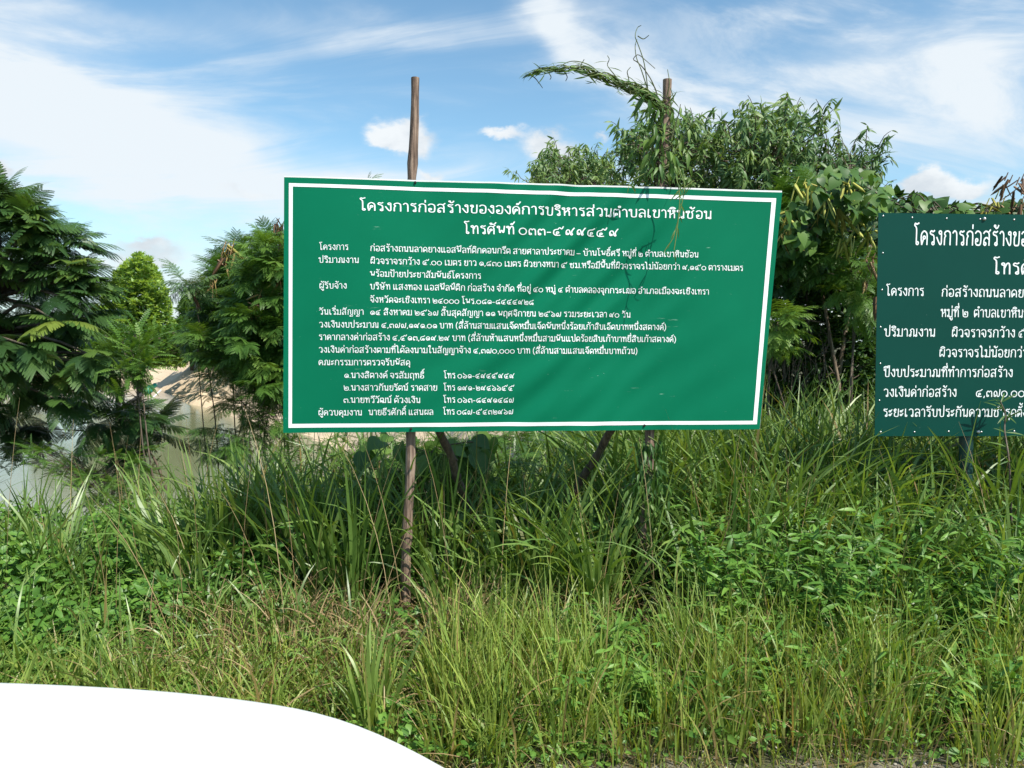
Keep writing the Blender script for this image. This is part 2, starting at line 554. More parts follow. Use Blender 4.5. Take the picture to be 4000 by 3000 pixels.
# ------------------------------------------------------------------ lettering: Thai letters drawn as strokes with small round heads
# baseline 0, consonant height 1; "o x y r" is a small ring, other entries are stroke points
_LET = {
 'ก': '.08 0 .08 .52 .2 .64 .05 .75 .12 .92 .32 1 .52 .92 .58 .75 .58 0', 'ข': 'o .14 .86 .1|.23 .88 .26 .74 .12 .62 .12 .1 .2 0 .46 0 .54 .1 .54 1',
 'ค': '.1 0 .02 .45 .06 .8 .3 1 .54 .8 .56 .5 .56 0|o .3 .5 .1|.25 .42 .1 0', 'ง': 'o .32 .87 .11|.42 .84 .44 .1 .36 0 .26 .06 .02 .52',
 'จ': '.02 .82 .12 .95 .3 1 .5 .86 .52 .5 .5 .08 .42 0 .3 .06 .25 .36|o .16 .44 .1', 'ฉ': '.04 .84 .16 .98 .34 1 .52 .85 .52 .2|o .44 .11 .1|.36 .06 .24 .04 .2 .36|o .13 .44 .1',
 'ช': 'o .14 .86 .1|.23 .88 .26 .74 .12 .6 .12 .1 .2 0 .44 0 .52 .1 .52 .66 .42 .8 .62 1.02', 'ซ': 'o .1 .8 .1|.17 .88 .25 .95 .3 .8 .16 .62 .14 .1 .22 0 .46 0 .54 .1 .54 .66 .44 .8 .64 1.02',
 'ญ': '.1 0 .1 .52 .2 .64 .05 .75 .12 .92 .28 1 .44 .92 .48 .75 .48 .1 .56 0 .7 0 .78 .1 .78 1|o .44 -.27 .09|.52 -.32 .7 -.36 .78 -.16',
 'ณ': 'o .12 .11 .1|.21 .14 .2 .52 .28 .64 .12 .75 .2 .92 .36 1 .5 .92 .54 .75 .54 0|.54 .06 .7 .16|o .78 .1 .1|.84 .17 .84 1',
 'ด': '.08 0 .02 .5 .08 .82 .3 1 .52 .84 .56 .5 .56 0|o .27 .36 .1|.21 .28 .08 0', 'ต': '.08 0 .02 .5 .05 .86 .16 1 .29 .84 .42 1 .53 .86 .56 .5 .56 0|o .27 .36 .1|.21 .28 .08 0',
 'ถ': 'o .17 .1 .1|.08 .12 .08 .52 .2 .64 .05 .75 .12 .92 .32 1 .52 .92 .58 .75 .58 0', 'ท': 'o .1 .88 .1|.18 .82 .2 0|.2 .5 .32 .86 .44 1 .56 .88 .58 0',
 'ธ': '.56 1.0 .4 .9 .2 1 .08 .86 .14 .7 .36 .62 .52 .52 .54 .3 .54 .08 .44 0 .18 0 .08 .1 .08 .3|o .14 .4 .09', 'น': 'o .1 .88 .1|.18 .82 .19 0|.19 .04 .4 .16|o .49 .1 .1|.56 .17 .56 1',
 'บ': 'o .1 .88 .1|.18 .82 .18 .1 .26 0 .5 0 .58 .1 .58 1', 'ป': 'o .1 .88 .1|.18 .82 .18 .1 .26 0 .5 0 .58 .1 .58 1.45', 'ผ': 'o .2 .88 .1|.1 .9 .09 .1 .15 0 .34 .44 .54 0 .6 .1 .6 1',
 'พ': 'o .1 .88 .1|.18 .82 .22 0 .38 .62 .54 0 .62 1', 'ฟ': 'o .1 .88 .1|.18 .82 .22 0 .38 .62 .54 0 .62 1.45', 'ภ': 'o .08 .1 .1|.17 .12 .17 .52 .28 .64 .13 .75 .2 .92 .4 1 .6 .92 .66 .75 .66 0',
 'ม': 'o .1 .88 .1|.18 .82 .18 .16|o .12 .1 .1|.2 .05 .56 .02|.57 0 .57 1', 'ย': 'o .18 .89 .1|.08 .86 .06 .66 .3 .58 .1 .46 .1 .1 .18 0 .46 0 .54 .1 .54 1',
 'ร': '.44 1 .3 .9 .16 1 .05 .86 .12 .74 .36 .68 .42 .5 .42 .18|o .34 .1 .1', 'ฤ': 'o .17 .1 .1|.08 .12 .08 .52 .2 .64 .05 .75 .12 .92 .32 1 .52 .92 .58 .75 .58 -.4',
 'ล': '.04 .84 .14 .98 .32 1 .52 .86 .54 .5 .54 0|o .17 .1 .1|.08 .14 .08 .36 .2 .54 .38 .54 .54 .38', 'ว': '.04 .84 .14 .98 .3 1 .46 .86 .48 .5 .48 .18|o .4 .1 .1',
 'ศ': '.1 0 .02 .45 .06 .8 .3 1 .54 .8 .56 .5 .56 0|o .3 .5 .1|.25 .42 .1 0|.48 .9 .64 1.1', 'ษ': 'o .1 .88 .1|.18 .82 .18 .1 .26 0 .5 0 .58 .1 .58 1|o .4 .46 .09|.48 .46 .7 .56',
 'ส': '.04 .84 .14 .98 .32 1 .52 .86 .54 .5 .54 0|o .17 .1 .1|.08 .14 .08 .36 .2 .54 .38 .54 .54 .38|.46 .92 .62 1.1', 'ห': 'o .1 .88 .1|.18 .82 .19 0|.19 .36 .4 .6 .54 .72 .58 .82|o .5 .88 .1|.44 .66 .56 .5 .57 0',
 'อ': '.04 .84 .14 .98 .32 1 .52 .86 .54 .5 .52 .14 .44 0 .18 0 .08 .12 .08 .26|o .17 .36 .1', 'ฌ': 'o .12 .11 .1|.21 .14 .2 .52 .28 .64 .12 .75 .2 .92 .36 1 .5 .92 .54 .75 .54 .18|o .48 .1 .1|.56 .05 .84 .02|.85 0 .85 1',
 'ฒ': 'o .26 .36 .1|.2 .28 .08 0 .02 .5 .05 .86 .14 1 .26 .84 .38 1 .48 .86 .5 .5 .5 .18|o .44 .1 .1|.52 .05 .78 .02|.79 0 .79 1',
 'ะ': 'o .12 .68 .1|.2 .7 .34 .9|o .12 .2 .1|.2 .22 .34 .42', 'า': '.03 .84 .12 .98 .24 1 .36 .86 .38 .5 .38 0', 'เ': 'o .17 .1 .1|.08 .12 .08 1', 'แ': 'o .17 .1 .1|.08 .12 .08 1|o .52 .1 .1|.43 .12 .43 1',
 'โ': 'o .29 .1 .1|.2 .12 .2 1.1 .14 1.24 .0 1.36 .06 1.52 .2 1.42 .38 1.52', 'ไ': 'o .31 .1 .1|.22 .12 .22 1.2 .2 1.34 .06 1.52 .0 1.36 .14 1.3', 'ใ': 'o .31 .1 .1|.22 .12 .22 1.1 .34 1.3 .28 1.5 .14 1.48|o .1 1.36 .09',
 'ิ': '-.52 1.15 -.44 1.3 -.26 1.36 -.08 1.26 -.04 1.15 -.52 1.15', 'ี': '-.52 1.15 -.44 1.3 -.26 1.36 -.08 1.26 -.04 1.15 -.52 1.15|-.04 1.15 -.04 1.45', 'ึ': '-.52 1.15 -.44 1.3 -.26 1.36 -.08 1.26 -.04 1.15 -.52 1.15|o -.06 1.38 .07',
 'ื': '-.52 1.15 -.44 1.3 -.26 1.36 -.08 1.26 -.04 1.15 -.52 1.15|-.04 1.15 -.04 1.47|-.2 1.3 -.2 1.47', 'ั': 'o -.42 1.26 .08|-.36 1.19 -.22 1.17 -.08 1.27 .0 1.42', '็': '-.46 1.13 -.48 1.3 -.32 1.38 -.14 1.3 -.02 1.44|o -.26 1.2 .07',
 'ํ': 'o -.12 1.27 .09', '่': '-.1 1.18 -.1 1.44', '้': 'o -.32 1.37 .07|-.26 1.3 -.24 1.19 -.08 1.24 .0 1.42', '์': 'o -.22 1.24 .08|-.15 1.29 -.06 1.38 .0 1.54', 'ุ': 'o -.15 -.17 .07|-.08 -.2 -.08 -.42', 'ู': 'o -.3 -.17 .07|-.22 -.2 -.22 -.42 -.04 -.42 -.04 -.12',
 '๐': 'o .32 .38 .32', '๑': 'o .35 .3 .1|.44 .26 .42 .1 .28 .02 .1 .12 .04 .4 .14 .68 .34 .76 .54 .66 .6 .4 .56 .06', '๒': '.05 .95 .1 .4 .12 .1 .22 0 .58 0 .66 .12 .66 .6 .57 .72 .47 .58 .37 .72 .27 .6 .27 .42|o .35 .34 .08',
 '๓': 'o .17 .12 .1|.08 .16 .04 .5 .14 .74 .26 .74 .33 .56 .4 .74 .54 .74 .62 .55 .62 0', '๔': '.7 .95 .5 .76 .24 .74 .08 .58 .06 .2 .2 .02 .42 0 .64 .04|o .42 .36 .1|.34 .3 .3 .14 .42 .02', '๕': '.92 1.12 .78 .74 .6 1.04 .46 .74 .24 .74 .08 .58 .06 .2 .2 .02 .42 0 .64 .04|o .42 .36 .1|.34 .3 .3 .14 .42 .02',
 '๖': '.08 1 .16 .78 .4 .66 .58 .5 .62 .2 .5 .02 .2 0 .06 .14 .1 .34 .26 .4 .42 .24', '๗': 'o .19 .12 .1|.1 .16 .06 .5 .16 .74 .32 .72 .4 .5 .42 .1 .54 0 .66 .1 .7 .5 .72 .95', '๘': '.66 .95 .52 .76 .2 .74 .06 .5 .08 .14 .2 0 .32 .08 .34 .3 .46 .4 .6 .34 .62 .2|o .54 .12 .09',
 '๙': 'o .16 .2 .1|.07 .24 .06 .52 .16 .72 .3 .72 .38 .52 .4 .16 .5 .02 .6 .12 .5 .34 .56 .6 .76 .95', '.': '.05 0 .05 .06', ',': '.1 .08 .03 -.15', '-': '.02 .36 .32 .36', '–': '0 .36 .56 .36', '(': '.27 1.25 .11 .9 .06 .5 .11 .1 .27 -.24', ')': '.03 1.25 .19 .9 .24 .5 .19 .1 .03 -.24'}
UPPER, TONE, LOWER, TALL = set("ิีึืั็ํ"), set("่้์"), set("ุู"), set("ปฟ")
CONS_H = 1.06
PENW = 0.054
GLY = {}


def glyph(ch):
    if ch in GLY:
        return GLY[ch]
    if ch == " ":
        GLY[ch] = ([], 0.30)
        return GLY[ch]
    parts, xm = [], 0.0
    for st in _LET[ch].split("|"):
        if st[0] == "o":
            x, y, r = (float(k) for k in st[1:].split())
            an = np.linspace(0, 2 * np.pi, 13 if r < 0.2 else 25)
            pts = np.stack((x + r * np.cos(an), y + r * (1.2 if r > 0.2 else 1.0) * np.sin(an)), 1)
            nrm = np.stack((np.cos(an), np.sin(an)), 1)
            xm = max(xm, x + r)
            hw = PENW if r > 0.2 else min(PENW, r * 0.62)
        else:
            k = np.array([float(q) for q in st.split()]).reshape(-1, 2)
            for _ in range(2 if len(k) > 3 else 0):
                q = np.empty((2 * len(k), 2))
                q[0], q[-1] = k[0], k[-1]
                q[1:-1:2] = k[:-1] * 0.76 + k[1:] * 0.24
                q[2:-1:2] = k[:-1] * 0.24 + k[1:] * 0.76
                k = q[np.r_[True, np.linalg.norm(np.diff(q, axis=0), axis=1) > 1e-4]]
            tg = np.gradient(k, axis=0)
            tg /= np.linalg.norm(tg, axis=1, keepdims=True)
            nrm = np.stack((-tg[:, 1], tg[:, 0]), 1)
            pts = k.copy()
            pts[0] -= tg[0] * 0.03
            pts[-1] += tg[-1] * 0.03
            xm = max(xm, k[:, 0].max())
            hw = PENW
        n = len(pts)
        v = np.concatenate((pts - nrm * hw, pts + nrm * hw))
        i = np.arange(n - 1)
        f = np.stack((i, i + 1, i + 1 + n, i + n), 1)
        parts.append((v, f if st[0] != "o" else f[:, ::-1]))
    GLY[ch] = (parts, xm + 0.19)
    return GLY[ch]


def layout(text):
    """strokes of one run of Thai text as flat ribbons (third coordinate: layer), and its width"""
    text = text.replace("ำ", "ํา").replace("้ํ", "ํ้").replace("่ํ", "ํ่")
    vs, fs, n, pen, base, up, hi = [], [], 0, 0.0, "", False, 0.0
    for ch in text:
        parts, adv = glyph(ch)
        dx = dy = 0.0
        over = ch in UPPER or ch in TONE or ch in LOWER
        if over:
            dx = -0.12
            if base in TALL and ch not in LOWER:
                dx -= 0.18
            if ch in TONE and up:
                dy = 0.34
            up = up or ch in UPPER
        else:
            base, up = ch, False
        for li, (v, f) in enumerate(parts):
            vs.append(np.column_stack((v + (pen + dx, dy), np.full(len(v), li + (4 if over else 0)))))
            fs.append(f + n)
            n += len(v)
            if not over:
                hi = max(hi, v[:, 0].max() + pen)
        if not over:
            pen += adv
    return np.concatenate(vs), np.concatenate(fs), hi


class Plane:
    """an upright board's own plane: metric coordinates a (along) and b (up) from its top left corner"""
    def __init__(s, tl, yl, tr, yr):
        s.o = P(tl[0], tl[1], yl)
        e = P(tr[0], tr[1], yr) - s.o
        e[2] = 0
        s.ea = e / np.linalg.norm(e)
        s.eb = np.array([0, 0, 1.0])
        s.n = np.cross(s.ea, s.eb)          # towards the road

    def ab(s, px, py):
        d = ray(px, py)
        t = ((s.o - CAM) @ s.n) / (d @ s.n)
        q = CAM + d * t[..., None] - s.o
        return np.stack((q @ s.ea, q @ s.eb), -1)

    def pt(s, ab, off=0.0):
        ab = np.asarray(ab, float)
        return s.o + ab[..., :1] * s.ea + ab[..., 1:2] * s.eb + np.asarray(off)[..., None] * s.n


def write(geo, pl, runs, disp, off):
    """runs: (text, x0, y0, x1, y1, consonant height), in the photo's pixels (2212 wide)"""
    for text, x0, y0, x1, y1, h in runs:
        a, b_ = pl.ab(x0, y0), pl.ab(x1, y1)
        hh = np.linalg.norm(pl.ab((x0 + x1) / 2, (y0 + y1) / 2) - pl.ab((x0 + x1) / 2, (y0 + y1) / 2 - h))
        V, F, w = layout(text)
        e = b_ - a
        L = np.linalg.norm(e)
        e = e / L
        q = a + V[:, :1] * (L / w) * e + V[:, 1:2] * (hh / CONS_H) * np.array([0.0, 1.0])
        geo.add(pl.pt(q, disp(q) + off + V[:, 2] * 0.00012), F)


def z1(x, y): return (1080 + x * .46112) / 1.80832, (660 + y * .46112) / 1.80832
def z2(x, y): return (2050 + x * .47468) / 1.80832, (660 + y * .47468) / 1.80832
def z3(x, y): return (1080 + x * .46112) / 1.80832, (1200 + y * .46112) / 1.80832
def z4(x, y): return (2050 + x * .47468) / 1.80832, (1200 + y * .47468) / 1.80832
def z5(x, y): return (3350 + x * .58453) / 1.80832, (780 + y * .58453) / 1.80832


H1 = 11.4
RUNS = [
    ("โครงการก่อสร้างขององค์การบริหารส่วนตำบลเขาหินซ้อน", *z1(710, 352), *z2(1533, 412), 18.3),
    ("โทรศัพท์ ๐๓๓-๕๙๙๔๕๙", *z1(1590, 548), *z2(772, 556), 18.3),
    ("โครงการ", *z1(368, 686), *z1(610, 688), H1),
    ("ก่อสร้างถนนลาดยางแอสฟัลท์ติกคอนกรีต สายศาลาประชาคม – บ้านโพธิ์ศรี หมู่ที่ ๒ ตำบลเขาหินซ้อน", *z1(797, 697), *z2(1425, 728), H1),
    ("ปริมาณงาน", *z1(362, 795), *z1(700, 798), H1),
    ("ผิวจราจรกว้าง ๕.๐๐ เมตร ยาว ๑,๘๓๐ เมตร ผิวยางหนา ๕ ซม.หรือมีพื้นที่ผิวจราจรไม่น้อยกว่า ๙,๑๕๐ ตารางเมตร", *z1(797, 805), *z2(1793, 838), H1),
    ("พร้อมป้ายประชาสัมพันธ์โครงการ", *z1(797, 912), *z1(1730, 931), H1),
    ("ผู้รับจ้าง", *z1(365, 1013), *z1(597, 1014), H1),
    ("บริษัท แสงทอง แอสฟัลฟ์ติก ก่อสร้าง จำกัด ที่อยู่ ๔๐ หมู่ ๔ ตำบลคลองจุกกระเฌอ อำเภอเมืองฉะเชิงเทรา", *z1(797, 1020), *z2(1512, 1033), H1),
    ("จังหวัดฉะเชิงเทรา ๒๔๐๐๐ โพร.๐๘๑-๘๔๔๔๙๒๘", *z1(797, 1131), *z1(2180, 1150), H1),
    ("วันเริ่มสัญญา", *z3(365, 62), *z3(740, 64), H1),
    ("๑๔ สิงหาคม ๒๕๖๗ สิ้นสุดสัญญา ๑๑ พฤศจิกายน ๒๕๖๗ รวมระยะเวลา ๙๐ วัน", *z3(797, 65), *z4(873, 84), H1),
    ("วงเงินงบประมาณ ๔,๓๗๗,๑๙๑.๐๑ บาท (สี่ล้านสามแสนเจ็ดหมื่นเจ็ดพันหนึ่งร้อยเก้าสิบเอ็ดบาทหนึ่งสตางค์)", *z3(365, 170), *z4(1165, 187), H1),
    ("ราคากลางค่าก่อสร้าง ๔,๕๑๓,๘๑๙.๒๙ บาท (สี่ล้านห้าแสนหนึ่งหมื่นสามพันแปดร้อยสิบเก้าบาทยี่สิบเก้าสตางค์)", *z3(362, 276), *z4(1243, 287), H1),
    ("วงเงินค่าก่อสร้างตามที่ได้ลงนามในสัญญาจ้าง ๔,๓๗๐,๐๐๐ บาท (สี่ล้านสามแสนเจ็ดหมื่นบาทถ้วน)", *z3(362, 383), *z4(930, 384), H1),
    ("คณะกรรมการตรวจรับพัสดุ", *z3(360, 489), *z3(1132, 491), H1),
    ("๑.นางสิตางค์ จรสัมฤทธิ์", *z3(577, 597), *z3(1250, 600), H1),
    ("โทร ๐๖๑-๔๙๔๕๙๔๙", *z3(1418, 600), *z3(2015, 602), H1),
    ("๒.นางสาวกันยรัตน์ ราดสาย", *z3(572, 703), *z3(1360, 704), H1),
    ("โทร ๑๙๑-๒๙๔๖๖๕๕", *z3(1416, 704), *z3(2013, 705), H1),
    ("๓.นายทวีวัฒน์ ด้วงเงิน", *z3(570, 807), *z3(1218, 808), H1),
    ("โทร ๐๖๓-๘๔๙๑๔๘๗", *z3(1414, 807), *z3(2008, 807), H1),
    ("ผู้ควบคุมงาน", *z3(355, 915), *z3(725, 914), H1),
    ("นายธีรศักดิ์ แสนผล", *z3(783, 911), *z3(1327, 909), H1),
    ("โทร ๐๘๗-๕๔๓๒๙๖๗", *z3(1412, 908), *z3(2005, 906), H1)]

# ------------------------------------------------------------------ the large banner sign
YL, YR = 3.60, 3.89
pl = Plane((614, 382), YL, (1690, 416), YR)
cTL, cTR, cBR, cBL = pl.ab(614, 383), pl.ab(1689, 416), pl.ab(1640, 927), pl.ab(612, 935)
BW = cTR[0]


def disp1(ab):
    """creases of the loose vinyl, mostly falling from the top middle towards the lower left"""
    a, b_ = np.asarray(ab)[..., 0] / 2.44, np.asarray(ab)[..., 1] / 1.22
    s = a * 2.0 - b_ * 1.05
    env = np.exp(-((a - 0.56) / 0.17) ** 2) * (0.35 + 0.65 * np.exp(-((b_ + 0.3) / 0.33) ** 2))
    env2 = np.exp(-((a - 0.5) / 0.3) ** 2 - ((b_ + 0.72) / 0.25) ** 2)
    d = 0.0100 * env * (np.sin(s * 26 + 1.4 * np.sin(b_ * 5)) + 0.6 * np.sin(s * 47 + 2 + b_ * 3))
    d += 0.0050 * env2 * np.sin((a * 1.0 - b_ * 0.9) * 38 + 1.0)
    d += 0.010 * np.sin(a * 3.1416 * 2 + 0.4) * np.sin(-b_ * 3.1416) + 0.004 * np.sin(a * 19 + b_ * 3)
    for na, nb in ((0.26, -0.012), (0.755, -0.012), (0.255, -0.985), (0.74, -0.985)):
        r = np.hypot((a - na) * 2.0, b_ - nb)
        d -= 0.006 * np.exp(-(r / 0.05) ** 2)
    return d


def patch(geo, pl, c4, na, nb, disp, off):
    s, t = np.meshgrid(np.linspace(0, 1, na + 1), np.linspace(0, 1, nb + 1))
    q = (c4[0] * ((1 - s) * (1 - t))[..., None] + c4[1] * (s * (1 - t))[..., None] + c4[2] * (s * t)[..., None] + c4[3] * ((1 - s) * t)[..., None])
    q = q.reshape(-1, 2)
    ii = (np.arange(nb)[:, None] * (na + 1) + np.arange(na)[None]).ravel()
    geo.add(pl.pt(q, disp(q) + off), np.stack((ii + na + 1, ii + na + 2, ii + 1, ii), 1))


m, nt, b, out = mat("green vinyl print")
pos = geopos(nt)
n1, n2 = noise(nt, pos, 5, 4), noise(nt, pos, 160, 3, 0.6)
c = ramp(nt, n1, [(0.0008, 0.132, 0.064), (0.0014, 0.154, 0.076)])
mp = nt.nodes.new('ShaderNodeMapping')
mp.inputs['Rotation'].default_value = (0, R(35), 0)
mp.inputs['Scale'].default_value = (7, 7, 60)
nt.links.new(pos, mp.inputs[0])
scr = noise(nt, mp.outputs[0], 1.0, 4, 0.7).smooth(0.66, 0.78) * noise(nt, pos, 2.3, 2).smooth(0.48, 0.6)
fleck = noise(nt, pos, 95, 2).smooth(0.74, 0.80) * noise(nt, pos, 3.1, 2).smooth(0.45, 0.7)
c = mixc(nt, scr.mx(fleck) * 0.75, c, (0.35, 0.55, 0.45))
nt.links.new(c, b.inputs['Base Color'])
b.inputs['Roughness'].default_value = 0.42
b.inputs['Specular IOR Level'].default_value = 0.10
bump(nt, b, n2, 0.15, 0.001)
VINYL = m


def plain(name, col, rough=0.5, metal=0.0, spec=0.5):
    m, nt, b, out = mat(name)
    pos = geopos(nt)
    n = noise(nt, pos, 14, 4)
    c = ramp(nt, n, [tuple(x * 0.86 for x in col), tuple(min(1, x * 1.1) for x in col)])
    nt.links.new(c, b.inputs['Base Color'])
    b.inputs['Roughness'].default_value = rough
    b.inputs['Metallic'].default_value = metal
    b.inputs['Specular IOR Level'].default_value = spec
    return m


WHITE = plain("white print", (0.84, 0.88, 0.87), 0.5)
HEM = plain("white vinyl backing", (0.75, 0.76, 0.74), 0.6)
NAIL = plain("dark nail head", (0.03, 0.025, 0.02), 0.5, 0.6)

sg = thing("banner_sign", "large bright green sign board with white border, nailed to two rough wooden poles", "sign board", (pl.pt(np.array([BW / 2, 0]))[0], 3.75, 0.1))
g = Geo()
patch(g, pl, (cTL, cTR, cBR, cBL), 220, 110, disp1, 0.004)
ban = g.build("banner", VINYL, sg)
g = Geo()
up = np.array([0, 0.009])
bc = (cTL + up * 0.7, cTR + up, cBR + (0.002, 0), cBL)
patch(g, pl, bc, 220, 110, disp1, 0.001)
s_, t_ = np.meshgrid((0, 1), (0, 1))
g.build("backing_sheet", HEM, ban)
# border: four strips
g = Geo()
o4 = [pl.ab(*p) for p in ((624.5, 396), (1676, 428.5), (1633.5, 916), (623.5, 924))]
i4 = [pl.ab(*p) for p in ((633, 403.5), (1666, 436.5), (1625.5, 908.5), (631, 915.5))]
for k in range(4):
    l = (k + 1) % 4
    patch(g, pl, (o4[k], o4[l], i4[l], i4[k]), 160, 1, disp1, 0.0055)
g.build("border", WHITE, ban)
for run in RUNS:
    g = Geo()
    write(g, pl, [run], disp1, 0.0058)
    g.build("lettering", WHITE, ban)
for px, py in ((897, 394), (1438, 402), (888, 926), (1392, 919)):
    q = pl.ab(px, py)
    a = pl.pt(q, 0.004 + disp1(q))
    g = Geo()
    tube(g, [a - pl.n * 0.01, a + pl.n * 0.006, a + pl.n * 0.009], [0.006, 0.006, 0.004], 8)
    g.build("nail", NAIL, ban)


def rough_pole(top, bot, r0, r1, seed, knots=5):
    """wooden pole with small bends, knots and a broken top"""
    rs = np.random.default_rng(seed)
    n = 46
    t = np.linspace(0, 1, n)[:, None]
    c = np.asarray(top) * (1 - t) + np.asarray(bot) * t
    c[:, 0] += 0.006 * np.sin(t[:, 0] * 9 + seed) + 0.004 * np.sin(t[:, 0] * 23)
    r = r0 + (r1 - r0) * t[:, 0] + 0.0012 * np.sin(t[:, 0] * 60 + seed)
    for kx in rs.uniform(0.05, 0.9, knots):
        r += 0.005 * np.exp(-((t[:, 0] - kx) / 0.012) ** 2)
    g = Geo()
    tube(g, c, r, 12)
    for kx in rs.uniform(0.05, 0.85, 4):
        i = int(kx * n)
        d = rs.normal(0, 1, 3)
        d[1] = -abs(d[1])
        d = unit(d * (1, 1, 0.2))
        tube(g, [c[i], c[i] + d * (r[i] + 0.008)], [0.009, 0.006], 6)
    return g


def pole_pts(ptop, pbot, y, lower):
    a, b_ = P(*ptop, y), P(*pbot, y)
    d = (b_ - a) / np.linalg.norm(b_ - a)
    return a, b_ + d * lower


YPL, YPR = 3.60 + 0.29 * 0.26 + 0.055, 3.60 + 0.29 * 0.745 + 0.06
a, b_ = pole_pts((896.5, 168), (878, 1310), YPL, 0.45)
rough_pole(a, b_, 0.0195, 0.026, 3).build("post", POST, sg)
a, b_ = pole_pts((1439, 172), (1383, 1290), YPR, 0.45)
rough_pole(a, b_, 0.021, 0.027, 8).build("post", POST, sg)
rough_pole(P(930, 880, YPL + 0.08), P(1040, 1165, 4.35), 0.021, 0.022, 5, 3).build("brace", BRACE, sg)
rough_pole(P(1345, 880, YPR + 0.08), P(1190, 1165, 4.45), 0.021, 0.023, 6, 3).build("brace", BRACE, sg)

# ------------------------------------------------------------------ the metal sign at the side
Y2 = 4.14
pl2 = Plane((1897, 460), Y2, (2212, 467), Y2 + 0.035)
b2 = [pl2.ab(1897, 460), None, None, pl2.ab(1888.5, 942)]
b2[1] = b2[0] + (2.44, 0.01)
b2[2] = b2[3] + (2.44, 0.01)
m, nt, b, out = mat("dark green painted metal")
pos = geopos(nt)
n1, n2 = noise(nt, pos, 4, 4), noise(nt, pos, 70, 3)
c = ramp(nt, n1, [(0.002, 0.046, 0.034), (0.003, 0.057, 0.043)])
c = mixc(nt, n2.smooth(0.72, 0.8) * noise(nt, pos, 3, 2).smooth(0.5, 0.7) * 0.5, c, (0.25, 0.33, 0.3))
nt.links.new(c, b.inputs['Base Color'])
b.inputs['Specular IOR Level'].default_value = 0.15
b.inputs['Roughness'].default_value = 0.38
bump(nt, b, n1, 0.08, 0.01)
PANEL = m
sg2 = thing("metal_sign", "dark green riveted metal sign board with white lettering, bolted to a green pipe post", "sign board", (pl2.pt(np.array([1.2, 0]))[0], Y2, 0.1))
zero = lambda q: np.zeros(np.asarray(q).shape[:-1])
g = Geo()
patch(g, pl2, b2, 24, 12, zero, 0.004)
patch(g, pl2, (b2[1], b2[0], b2[3], b2[2]), 24, 12, zero, 0.0)
for k in range(4):
    l = (k + 1) % 4
    q = np.array([b2[k], b2[l]])
    g.add(np.vstack((pl2.pt(q, np.array([0.004, 0.004])), pl2.pt(q[::-1], np.array([0.0, 0.0])))), [(0, 1, 2, 3)])
pan = g.build("panel", PANEL, sg2, smooth=False)
g = Geo()
RUNS2 = [
    ("โครงการก่อสร้างขององค์การบริหารส่วนตำบลเขาหินซ้อน", *z5(372, 300), *z5(372 + 738 * 2.93, 325), 32.0),
    ("โทรศัพท์", *z5(902, 496), *z5(1300, 500), 25.5),
    ("โครงการ", *z5(188, 640), *z5(437, 642), 17.3),
    ("ก่อสร้างถนนลาดยางแอสฟัลท์ติกคอนกรีต", *z5(557, 646), *z5(557 + 548 * 2.27, 660), 17.3),
    ("หมู่ที่ ๒  ตำบลเขาหินซ้อน", *z5(552, 782), *z5(1225, 788), 17.3),
    ("ปริมาณงาน", *z5(175, 912), *z5(513, 914), 17.3),
    ("ผิวจราจรกว้าง", *z5(623, 917), *z5(1045, 919), 17.3),
    ("๕.๐๐ เมตร", *z5(1070, 919), *z5(1290, 921), 17.3),
    ("ผิวจราจรไม่น้อยกว่า", *z5(540, 1050), *z5(1124, 1052), 17.3),
    ("ปีงบประมาณที่ทำการก่อสร้าง", *z5(172, 1182), *z5(1030, 1184), 17.3),
    ("วงเงินค่าก่อสร้าง", *z5(170, 1315), *z5(655, 1315), 17.3),
    ("๔,๓๗๐,๐๐๐ บาท", *z5(785, 1316), *z5(1300, 1317), 17.3),
    ("ระยะเวลารับประกันความชำรุด", *z5(167, 1448), *z5(1055, 1449), 17.3),
    ("ตั้ง", *z5(1062, 1449), *z5(1122, 1449), 17.3)]
for run in RUNS2:
    g = Geo()
    write(g, pl2, [run], zero, 0.0055)
    g.build("lettering", WHITE, pan)
STEEL = plain("rivet steel", (0.55, 0.55, 0.53), 0.35, 0.9)


def stud(p, r, par, name, sides=10, h=0.6):
    g = Geo()
    tube(g, [p, p + pl2.n * r * h * 0.7, p + pl2.n * r * h], [r, r * 0.85, r * 0.35], sides)
    g.build(name, STEEL, par)


for x, y in ((168, 110), (362, 121), (592, 127), (815, 131), (1042, 135), (166, 357), (160, 603), (151, 852), (149, 1095), (143, 1341), (152, 1552), (377, 1552), (605, 1549), (824, 1552), (1043, 1547)):
    stud(pl2.pt(pl2.ab(*z5(x, y)), 0.004), 0.0055, pan, "rivet")
for x, y in ((842, 130), (803, 1552)):
    stud(pl2.pt(pl2.ab(*z5(x, y)), 0.004), 0.011, pan, "bolt", 6, 0.9)
m, nt, b, out = mat("green painted pipe")
pos = geopos(nt)
n1 = noise(nt, pos, 16, 5, 0.65)
nt.links.new(ramp(nt, n1, [(0.004, 0.030, 0.026, 0.0), (0.008, 0.050, 0.040, 0.5), (0.04, 0.055, 0.04, 0.62), (0.12, 0.065, 0.04, 0.75)]), b.inputs['Base Color'])
b.inputs['Roughness'].default_value = 0.6
PIPE = m
for da in (0, 1.55):
    t0 = P(2094, 480, Y2 + 0.06) + pl2.ea * da
    b0 = P(2084, 1150, Y2 + 0.06) + pl2.ea * da
    g = Geo()
    tube(g, [t0, b0, b0 + (b0 - t0) * 0.35], 0.034, 20)
    g.build("post", PIPE, sg2)

# ------------------------------------------------------------------ white car parked between the camera and the verge
CX0, CXN = -3.75, 0.28             # tail, nose
YN, YF = 0.16, 1.72                # near and far side


